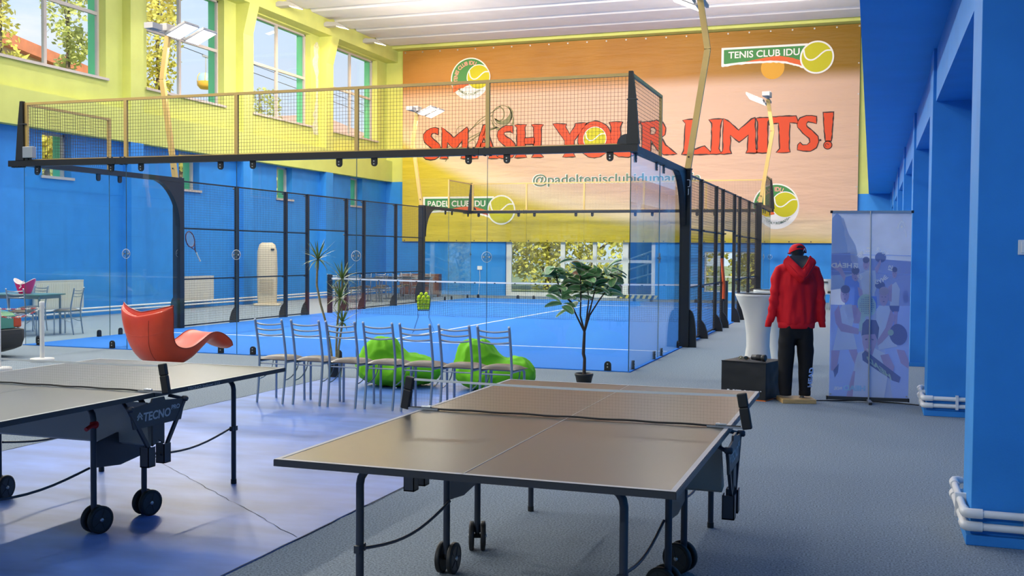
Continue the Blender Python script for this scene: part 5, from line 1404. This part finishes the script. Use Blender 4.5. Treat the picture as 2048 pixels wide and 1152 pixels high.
def loft(mb, secs, m):   # secs: list of (x, [(y, z)...]) closed rings
    n = len(secs[0][1]); vs = [(x, y, z) for x, r in secs for y, z in r]
    mb.add(vs, [(i*n+k, i*n+(k+1) % n, (i+1)*n+(k+1) % n, (i+1)*n+k) for i in range(len(secs)-1) for k in range(n)], m, True)
    mb.add(vs[:n], [tuple(range(n))], m); mb.add(vs[-n:], [tuple(range(n))[::-1]], m)
def rr(y0, y1, z0, z1, r=.06):
    P = []
    for cx, cz, a in ((y1-r, z1-r, 0), (y0+r, z1-r, PI/2), (y0+r, z0+r, PI), (y1-r, z0+r, 1.5*PI)):
        for k in range(4): P.append((cx+r*math.cos(a+k*PI/6), cz+r*math.sin(a+k*PI/6)))
    return P
mb = MB()
loft(mb, [(.02, rr(-.60, .60, .42, .60)), (-.05, rr(-.64, .64, .40, .635)), (-.35, rr(-.66, .66, .36, .69)), (-.75, rr(-.67, .67, .34, .74)), (-1.2, rr(-.68, .68, .3, .76)), (-3.4, rr(-.66, .66, .3, .72)), (-3.55, rr(-.6, .6, .34, .62))], carg)
loft(mb, [(-.65, rr(-.58, .58, .70, .76)), (-1.05, rr(-.52, .52, .70, 1.14)), (-2.1, rr(-.52, .52, .70, 1.18)), (-2.6, rr(-.56, .56, .70, .80))], carg)
mb.build('body', t)
MB().box((-.62, -.705, .63), (.0, -.668, .66), carg).build('boot_lid_edge', t, bevel=.01)
mb = MB()
loft(mb, [(.10, rr(-.60, .60, .34, .40, .02)), (.085, rr(-.66, .66, .24, .405, .03)), (.02, rr(-.69, .69, .14, .41, .04)), (-.10, rr(-.70, .70, .10, .41, .04)), (-.30, rr(-.70, .70, .05, .40, .04)), (-.55, rr(-.69, .69, .18, .38, .04))], carb)
mb.build('bumper', t)
MB().box((-.10, -.68, .425), (.025, -.52, .585), taill).build('tail_lamp', t, bevel=.02)
MB().box((-.10, .52, .425), (.025, .68, .585), taill).build('tail_lamp', t, bevel=.02)
for x in (-.9, -2.9):
    for y in (-.62, .62): MB().lathe([(.12, -.07), (.26, -.08), (.28, -.05), (.28, .05), (.26, .08), (.12, .07)], rubber, 24, (x, y, .285), (0, 1, 0)).build('wheel', t)

# ================================================================== left corridor: table, chairs, bucket, radiators, heater
teal = mat('teal_table_top', (.10, .22, .23, 1), .35); greym = mat('grey_tube', (.26, .30, .34, 1), .4, metal=.5)
def cafe_table(loc, label, sx, sy, group, top=teal, rz=0):
    t = thing('cafe_table', label, 'table', loc, rz, group)
    MB().box((-sx, -sy, .72), (sx, sy, .745), top).build('table_top', t, bevel=.004)
    MB().box((-sx+.06, -sy+.06, .66), (sx-.06, sy-.06, .72), greym).build('apron', t)
    for a in (-1, 1):
        for b in (-1, 1): MB().tube([(a*(sx-.07), b*(sy-.07), 0), (a*(sx-.07), b*(sy-.07), .70)], .02, greym, 8).build('leg', t)
    return t
cafe_table((-11.72, 1.75, 0), 'teal topped table by the left wall carrying the pink bucket', .62, .36, 'cafe tables along the walls', rz=.1)
def ladder_chair(loc, rz, label, group, pad=None):
    c = dup(CH, loc, rz, label, group); return c
ladder_chair((-11.35, 1.32, 0), .25, 'steel chair in front of the teal table under the pink bucket', 'chairs at the left wall table')
ladder_chair((-10.98, 2.05, 0), 1.75, 'steel chair turned sideways at the right end of the teal table', 'chairs at the left wall table')
ladder_chair((-12.15, 2.42, 0), 3.1, 'steel chair on the wall side of the teal table', 'chairs at the left wall table')
pink = mat('pink_plastic', (.92, .006, .17, 1), .35); pinkw = mat('bucket_inside', (.85, .74, .72, 1), .5)
t = thing('ice_bucket', 'hot pink oval ice bucket with curled white rim on the table', 'bucket', (-11.66, 1.72, .746), .2)
prof = [(.10, 0), (.125, .04), (.15, .11), (.175, .18), (.19, .22)]
mb = MB(); n = 36
def bk(u, v, k=1.0):
    i = v*(len(prof)-1); a = int(min(i, len(prof)-2)); f = i-a
    r = prof[a][0]*(1-f)+prof[a+1][0]*f; h = prof[a][1]*(1-f)+prof[a+1][1]*f; an = 2*PI*u
    lift = .055*v*v*abs(math.cos(an))**2-.045*v*v*abs(math.sin(an))**2
    return (k*r*1.05*math.cos(an), k*r*.8*math.sin(an), h+lift)
mb.grid(lambda u, v: bk(u, v), n, 12, pink, cu=True).grid(lambda u, v: bk(u, .05+.95*v, .95), n, 12, pinkw, cu=True)
mb.lathe([(0, .002), (.10, .002)], pink, 24); mb.build('body', t)
MB().tube([bk(k/36, 1.0, .975) for k in range(36)], .006, pinkw, 6, closed=True).build('rim', t)
MB().ribbon(smooth_line([(-.02, .10), (.02, .14), (.0, .17), (.05, .19), (.08, .24)]), .02, lambda x, z: (x, -.145-.06*(z-.1), z), pinkw).build('printed_swirl', t)
radm = mat('radiator_enamel', (.66, .63, .55, 1), .4)
def radiator(y0, y1, label):
    t = thing('radiator', label, 'radiator', (XW+.09, (y0+y1)/2, 0), 0, 'panel radiators'); L_ = (y1-y0)
    mb = MB().box((0, -L_/2, .22), (.09, L_/2, .85), radm)
    for k in range(int(L_/.055)): y = -L_/2+.03+k*.055; mb.box((.09, y, .25), (.097, y+.03, .80), radm)
    mb.build('panel', t, bevel=.004)
    MB().box((-.0, -L_/2, .85), (.095, L_/2, .865), radm).build('top_grille', t)
    for y in (-L_/2+.1, L_/2-.02): MB().tube([(.05, y, .22), (.05, y, .12), (.2, y, .12)], .014, radm, 8).build('pipe_tail', t)
    for y in (-L_/2+.2, L_/2-.2): MB().box((-.06, y-.02, .30), (0, y+.02, .80), radm).build('bracket', t)
radiator(4.70, 6.18, 'white panel radiator behind the table with the pink bucket')
radiator(9.75, 11.26, 'white panel radiator on the left wall seen through the fence below the racket')
acm = mat('cream_plastic', (.66, .56, .40, 1), .4)
t = thing('floor_heater', 'tall cream floor-standing air unit by the left wall behind the fence', 'air conditioner', (-13.35, 12.55, 0), .45)
mb = MB()
secs = [(z, w_, d_) for z, w_, d_ in ((.06, .26, .19), (.2, .27, .20), (1.0, .285, .21), (1.55, .27, .20), (1.74, .22, .17), (1.80, .14, .12))]
n = 20; vs = []
for z, w_, d_ in secs:
    for k in range(n):
        an = 2*PI*k/n; c, s = math.cos(an), math.sin(an)
        vs.append((w_*abs(c)**.45*(1 if c > 0 else -1), d_*abs(s)**.45*(1 if s > 0 else -1), z))
mb.add(vs, [(i*n+k, i*n+(k+1) % n, (i+1)*n+(k+1) % n, (i+1)*n+k) for i in range(len(secs)-1) for k in range(n)], acm, True); mb.add(vs[-n:], [tuple(range(n))], acm); mb.build('body', t)
MB().box((-.36, -.25, 0), (.36, .25, .06), acm).build('plinth', t, bevel=.02)
MB().box((.12, -.215, 1.58), (.22, -.195, 1.63), darkg).build('display', t)
mb = MB()
for k in range(9): mb.box((-.2, -.222, .35+k*.05), (.2, -.206, .365+k*.05), acm)
mb.build('grille', t)

# ================================================================== far left corner: long tables with chairs round them
brown = mat('brown_veneer', (.16, .055, .02, 1), .45); dkt = mat('dark_table_top', (.05, .055, .06, 1), .35)
cafe_table((-12.2, 16.0, 0), 'first dark table in the far left corner behind the fence', .75, .42, 'cafe tables along the walls', dkt, .35)
cafe_table((-11.7, 18.3, 0), 'second dark table in the far left corner near the banner', .95, .42, 'cafe tables along the walls', dkt, .3)
k = 0
for x, y, rz, lab in ((-12.7, 15.3, .3, 'steel chair at the front left of the first far table'), (-12.0, 15.35, .2, 'steel chair at the front of the first far table'), (-11.45, 15.9, 1.6, 'steel chair at the right end of the first far table'), (-12.4, 16.75, 3.3, 'steel chair behind the first far table'),
                   (-12.2, 17.65, .2, 'steel chair at the front left of the second far table'), (-11.6, 17.6, .25, 'steel chair at the front of the second far table'), (-11.0, 17.8, .2, 'steel chair at the front right of the second far table'), (-12.0, 18.95, 3.4, 'steel chair on the far side of the second far table, left'), (-11.3, 19.05, 3.4, 'steel chair on the far side of the second far table, right')):
    ladder_chair((x, y, 0), rz, lab, 'chairs in the far left corner')
t = thing('crate', 'brown wooden sideboard behind the far left tables', 'sideboard', (-12.0, 20.3, 0), .2)
MB().box((-.7, -.25, .08), (.7, .25, .80), brown).build('body', t, bevel=.005)
MB().box((-.69, -.27, .12), (-.01, -.25, .77), brown).build('door', t); MB().box((.01, -.27, .12), (.69, -.25, .77), brown).build('door', t)
for a in (-.65, .65): MB().box((a-.03, -.2, 0), (a+.03, .2, .08), brown).build('leg', t)
# socket with a hanging cable on the back wall
t = thing('wall_socket', 'white socket box with a hanging cable on the blue back wall', 'socket', (-10.6+.0, 22.5, 1.0))
MB().box((-.09, -.05, -.07), (.09, 0, .07), white).build('box', t, bevel=.006)
MB().tube([(0, -.03, -.07), (.01, -.03, -.4), (-.04, -.03, -.9), (-.06, -.03, -.99)], .008, white, 6).build('cable', t)

# ================================================================== ball basket on the court
bt = thing('ball_basket', 'black wire ball basket on thin legs standing on the blue court', 'basket', (-5.11, 4.92, .014), .35)
mb = MB(); a0, a1, zb, zt = .105, .13, .43, .66
for z, a in ((zb, a0), (zb+.115, (a0+a1)/2), (zt, a1)):
    mb.tube([(-a, -a, z), (a, -a, z), (a, a, z), (-a, a, z)], .004, blackm, 6, closed=True)
for i in range(6):
    q = -1+2*i/5
    for s in (-1, 1):
        mb.tube([(q*a0, s*a0, zb), (q*a1, s*a1, zt)], .002, blackm, 5); mb.tube([(s*a0, q*a0, zb), (s*a1, q*a1, zt)], .002, blackm, 5)
    mb.tube([(q*a0, -a0, zb), (q*a0, a0, zb)], .002, blackm, 5); mb.tube([(-a0, q*a0, zb), (a0, q*a0, zb)], .002, blackm, 5)
mb.build('cage', bt)
for sx in (-1, 1):
    for sy in (-1, 1): MB().tube([(sx*a0, sy*a0, zb), (sx*a0, sy*a0, .30), (sx*.20, sy*.17, 0)], .0035, blackm, 6).build('leg', bt)
MB().tube([(a1, -a1, zt), (a1+.01, -a1, .80), (a1+.01, a1, .80), (a1, a1, zt)], .004, blackm, 6).build('handle', bt)
felt = mat('ball_felt', (.50, .62, .02, 1), .9, bump=.4, bscale=400, spec=.1)
first = None; rnd = random.Random(21); r = .0325; cnt = 0
rot = Matrix.Rotation(.35, 3, 'Z'); sp = []
layers = 6
for k in range(layers):
    z = zb+.014+.012+r+k*.054; lim = a0+(a1-a0)*min(1, (k*.054)/.23)-r*.9
    m_ = 4 if k < 4 else (3 if k == 4 else 2)
    if k >= 4: lim = (.085, .045)[k-4]
    for i in range(m_):
        for j in range(m_):
            if 0 < i < m_-1 and 0 < j < m_-1 and k < 4: continue
            sp.append((-lim+2*lim*i/(m_-1)+rnd.uniform(-.004, .004), -lim+2*lim*j/(m_-1)+rnd.uniform(-.004, .004), z+rnd.uniform(-.006, .006)))
for p in sp:
    q = Vector((-5.11, 4.92, 0))+rot @ Vector(p)
    if first is None:
        mb = MB().ell((0, 0, 0), (r, r, r), felt, 14, 8)
        first = mb.build('tennis_ball'); tag(first, 'yellow-green tennis ball heaped in the wire basket on the court', 'ball', 'tennis balls in the basket'); o = first
    else: o = first.copy(); C.objects.link(o)
    o.location = q; o.rotation_euler = (rnd.uniform(0, 3), rnd.uniform(0, 3), 0)

# ================================================================== far right: table with stools and white chair
plw = mat('white_shell', (.72, .71, .66, 1), .5)
cafe_table((2.05, 18.9, 0), 'dark table by the back wall, between the mannequin and the banner stand', .42, .4, 'cafe tables along the walls', dkt)
t = thing('shell_chair', 'white plastic shell chair with grip hole at the back wall table', 'chair', (1.72, 18.2, 0), .1)
mb = MB().grid(lambda u, v: ((-.21+.42*u)*(1-.12*v), -.18-.08*v-.05*(1-(2*u-1)**2), .46+.42*v), 9, 7, plw); mb.build('backrest', t)
MB().box((-.08, -.315, .77), (.08, -.295, .81), darkg).build('grip_hole', t)
MB().grid(lambda u, v: (-.21+.42*u, -.2+.42*v, .45-.02*(1-(2*u-1)**2)), 7, 7, plw).build('seat', t)
for a in (-1, 1):
    for b in (-1, 1): MB().tube([(a*.17, b*.16, .45), (a*.22, b*.22, 0)], .012, chrome, 8).build('leg', t)
t = thing('bar_stool', 'small black topped stool beside the back wall table', 'stool', (2.0, 17.9, 0))
MB().lathe([(0, .47), (.17, .47), (.18, .50), (.17, .53), (0, .54)], rubber, 20).build('seat', t)
for k in range(4): an = PI/4+k*PI/2; MB().tube([(.12*math.cos(an), .12*math.sin(an), .48), (.18*math.cos(an), .18*math.sin(an), 0)], .011, chrome, 8).build('leg', t)

# ================================================================== the garden outside
grass = mat('garden_ground', (.20, .22, .09, 1), .95, var=.3, vscale=.6)
struct(MB().box((-140, -120, -.4), (120, 140, -.13), grass).build('ground'))
leaf_a = mat('leaf_sunny', (.74, .66, .13, 1), .6, var=.25, vscale=1.4); leaf_b = mat('leaf_light', (.60, .62, .20, 1), .6, var=.3, vscale=1.2)
for lm in (leaf_a, leaf_b):   # thin leaves let the sun through
    n_ = lm.node_tree; b_ = n_.nodes['Principled BSDF']; tl = n_.nodes.new('ShaderNodeBsdfTranslucent'); mxl = n_.nodes.new('ShaderNodeMixShader'); mxl.inputs[0].default_value = .4
    n_.links.new(b_.inputs['Base Color'].links[0].from_socket, tl.inputs[0]); n_.links.new(b_.outputs[0], mxl.inputs[1]); n_.links.new(tl.outputs[0], mxl.inputs[2]); n_.links.new(mxl.outputs[0], n_.nodes['Material Output'].inputs[0])
trunkm = mat('tree_trunk', (.16, .11, .07, 1), .9, var=.2, vscale=5)
def tree(x, y, z0, z1, rx, n, size, label, sd, m, cat='tree', lumps=9):
    t = thing('garden_tree', label, cat, (x, y, -.13), 0, 'trees outside the hall')
    r_ = random.Random(sd); mb = MB(); h = z1-z0
    cl = [(Vector((r_.uniform(-.75, .75)*rx, r_.uniform(-.75, .75)*rx, z0+h*(.12+.76*(k+.5)/lumps))), rx*r_.uniform(.45, .9)) for k in range(lumps)]
    for k in range(n):
        c, rad = r_.choice(cl)
        d = Vector((r_.gauss(0, 1), r_.gauss(0, 1), r_.gauss(0, 1))).normalized()*(rad*r_.uniform(.55, 1.05))
        d.z *= max(1, h/lumps/rx*1.1)
        p = c+d; a = Vector((r_.gauss(0, 1), r_.gauss(0, 1), r_.gauss(0, .7))).normalized(); b = a.cross(Vector((r_.gauss(0, 1), r_.gauss(0, 1), r_.gauss(0, 1)))).normalized(); s = size*r_.uniform(.6, 1.25)
        mb.add([p-a*s, p+b*s*.55, p+a*s, p-b*s*.55], [(0, 1, 2, 3)], m)
    mb.build('crown', t, normals=False)
    mb = MB().tube([(0, 0, 0), (.05, .03, h*.3+z0*.5), (-.05, 0, z0+h*.6), (0, 0, z0+h*.9)], [.16, .13, .08, .03], trunkm, 8)
    for c, rad in cl: mb.tube([(0, 0, max(.5, c.z-rad)), tuple(c)], [.05, .015], trunkm, 5)
    mb.build('trunk', t)
TR = [(-26, 15.6, .3, 13.5, 1.0, 3000, .12, 'leafy garden tree at the far left of the first upper window', leaf_a), (-26, 18.9, .3, 14.0, 1.0, 4200, .11, 'leafy tree in the middle of the first upper window', leaf_b),
      (-26, 24.2, .3, 15.5, 1.35, 5500, .12, 'tall leafy tree filling the second upper window', leaf_a), (-27, 33.6, .3, 10.9, 1.6, 3000, .12, 'low tree top at the bottom of the third upper window', leaf_b),
      (-22.5, 14.0, .0, 7.4, 1.5, 2600, .13, 'bushy tree behind the first low window', leaf_a), (-22.5, 21.0, .0, 7.4, 1.6, 2600, .13, 'bushy tree behind the second low window', leaf_a),
      (-22.5, 28.0, .0, 7.4, 1.7, 2600, .13, 'bushy tree behind the third low window', leaf_a), (-22.5, 35.6, .0, 7.4, 1.9, 2600, .13, 'bushy tree behind the last low window', leaf_a)]
for i, (x, y, a, b, r, n, s, lab, m) in enumerate(TR): tree(x, y, a, b, r, n, s, lab, 40+i, m)
for i, (x, y, lab) in enumerate(((-13.6, 32.5, 'sunlit tree beyond the left leaf of the glazed entrance'), (-11.2, 33.0, 'yellow-green tree beyond the glazed entrance'), (-8.9, 32.4, 'sunlit tree beyond the middle of the glazed entrance'), (-4.6, 32.8, 'sunlit tree beyond the low window in the back wall'), (-1.8, 32.4, 'sunlit tree at the right of the low window in the back wall'))):
    tree(x, y, -.1, 6.5, 1.7, 3600, .13, lab, 60+i, leaf_a)  # entrance trees also stand in for foliage reflected in the near glass
for i, (x, y) in enumerate(((-9.5, -27), (-7, -26.5), (-4.5, -27), (-1.5, -27))): tree(x, y, -.1, 5, 1.5, 900, .18, 'garden tree behind the rear windows of the hall', 80+i, leaf_a)
# neighbouring house with its orange roof edge
hw = mat('house_wall', (.62, .46, .28, 1), .8, var=.08, vscale=.5); roofm = mat('roof_tiles', (.60, .20, .09, 1), .8, var=.15, vscale=2); railm = mat('rail_blue', (.20, .42, .60, 1), .5)
t = thing('house', 'house with orange tiled roof edge seen through the first upper window', 'house', (-40, 28, -.13))
MB().prism([(-10, 0), (9, 0), (9, 11.5), (-10, 14.1)], lambda y, z, h: (h, y, z), -9, 0, hw).build('wall', t)
MB().prism([(-10.4, 13.75), (9.2, 11.35), (9.2, 11.95), (-10.4, 14.45)], lambda y, z, h: (h, y, z), -9.4, .5, roofm).build('roof', t)
mb = MB()
for y in (-6, -3, 0, 3, 6): mb.box((0, y-.5, 3), (.03, y+.5, 5), darkg)
mb.build('window', t)
t = thing('house', 'pink-roofed low house seen through the last upper window', 'house', (-40, 62, -.13))
MB().box((-8, .5, 0), (0, 8, 11.5), hw).build('wall', t); MB().prism([(0, 11.5), (8.5, 11.5), (8.5, 12.1), (0, 12.8)], lambda y, z, h: (h, y, z), -8.5, .5, mat('roof_pink', (.75, .46, .38, 1), .8)).build('roof', t)
# steps and rails outside the entrance
t = thing('stair_rail', 'white stair railing and blue wall outside the right door leaf', 'railing', (-5.9, 26.5, -.13))
MB().box((-.3, .3, 0), (2.2, .6, 2.9), mat('outer_blue_wall', (.10, .13, .30, 1), .7)).build('wall', t)
for k in range(3): MB().tube([(-.6, .1, .5+.38*k), (2.0, .1, 1.25+.48*k)], .035, white, 8).build('rail', t)
for x in (-.5, .7, 1.9): MB().tube([(x, .12, 0), (x, .12, 1.4+.35*x)], .03, white, 8).build('post', t)
MB().box((-.6, -.6, 0), (2.0, -.2, .55), roofm).build('step', t)
# cable car
cabm = mat('cabin_yellow', (.85, .48, .06, 1), .4); cabg = mat('cabin_window', (.35, .48, .56, 1), .2)
t = thing('cable_car', 'yellow and grey cable car cabin hanging in the sky of the second upper window', 'cable car', (-60, 75.7, 17.6))
MB().lathe([(0, 0), (.55, .03), (.85, .35), (.88, .75)], cabm, 24).build('lower_shell', t)
MB().lathe([(.88, .75), (.84, 1.2), (.62, 1.55), (0, 1.65)], cabg, 24).build('upper_shell', t)
mb = MB()
for k in range(6): an = k*PI/3; mb.tube([(.9*math.cos(an), .9*math.sin(an), .75), (.86*math.cos(an), .86*math.sin(an), 1.2), (.64*math.cos(an), .64*math.sin(an), 1.56)], .035, cabm, 6)
mb.build('window_post', t)
MB().tube([(0, 0, 1.6), (.1, -.15, 2.3), (.0, -.0, 3.25)], .06, lampm, 8).box((-.1, -.5, 3.15), (.1, .5, 3.35), lampm).build('hanger', t)
for dz, lab in ((0, 'upper cable'), ):
    t = MB().tube([(-60, 40, 22.6), (-60, 75.7, 20.95), (-60, 120, 19.3)], .035, darkg, 6).build('carrier_cable')
    tag(t, 'thin aerial cable carrying the cabin across the upper windows', 'cable')
t = MB().tube([(-64, 40, 24.9), (-64, 75.7, 23.2), (-64, 120, 21.8)], .035, darkg, 6).build('carrier_cable'); tag(t, 'higher of the two aerial cables outside the upper windows', 'cable')
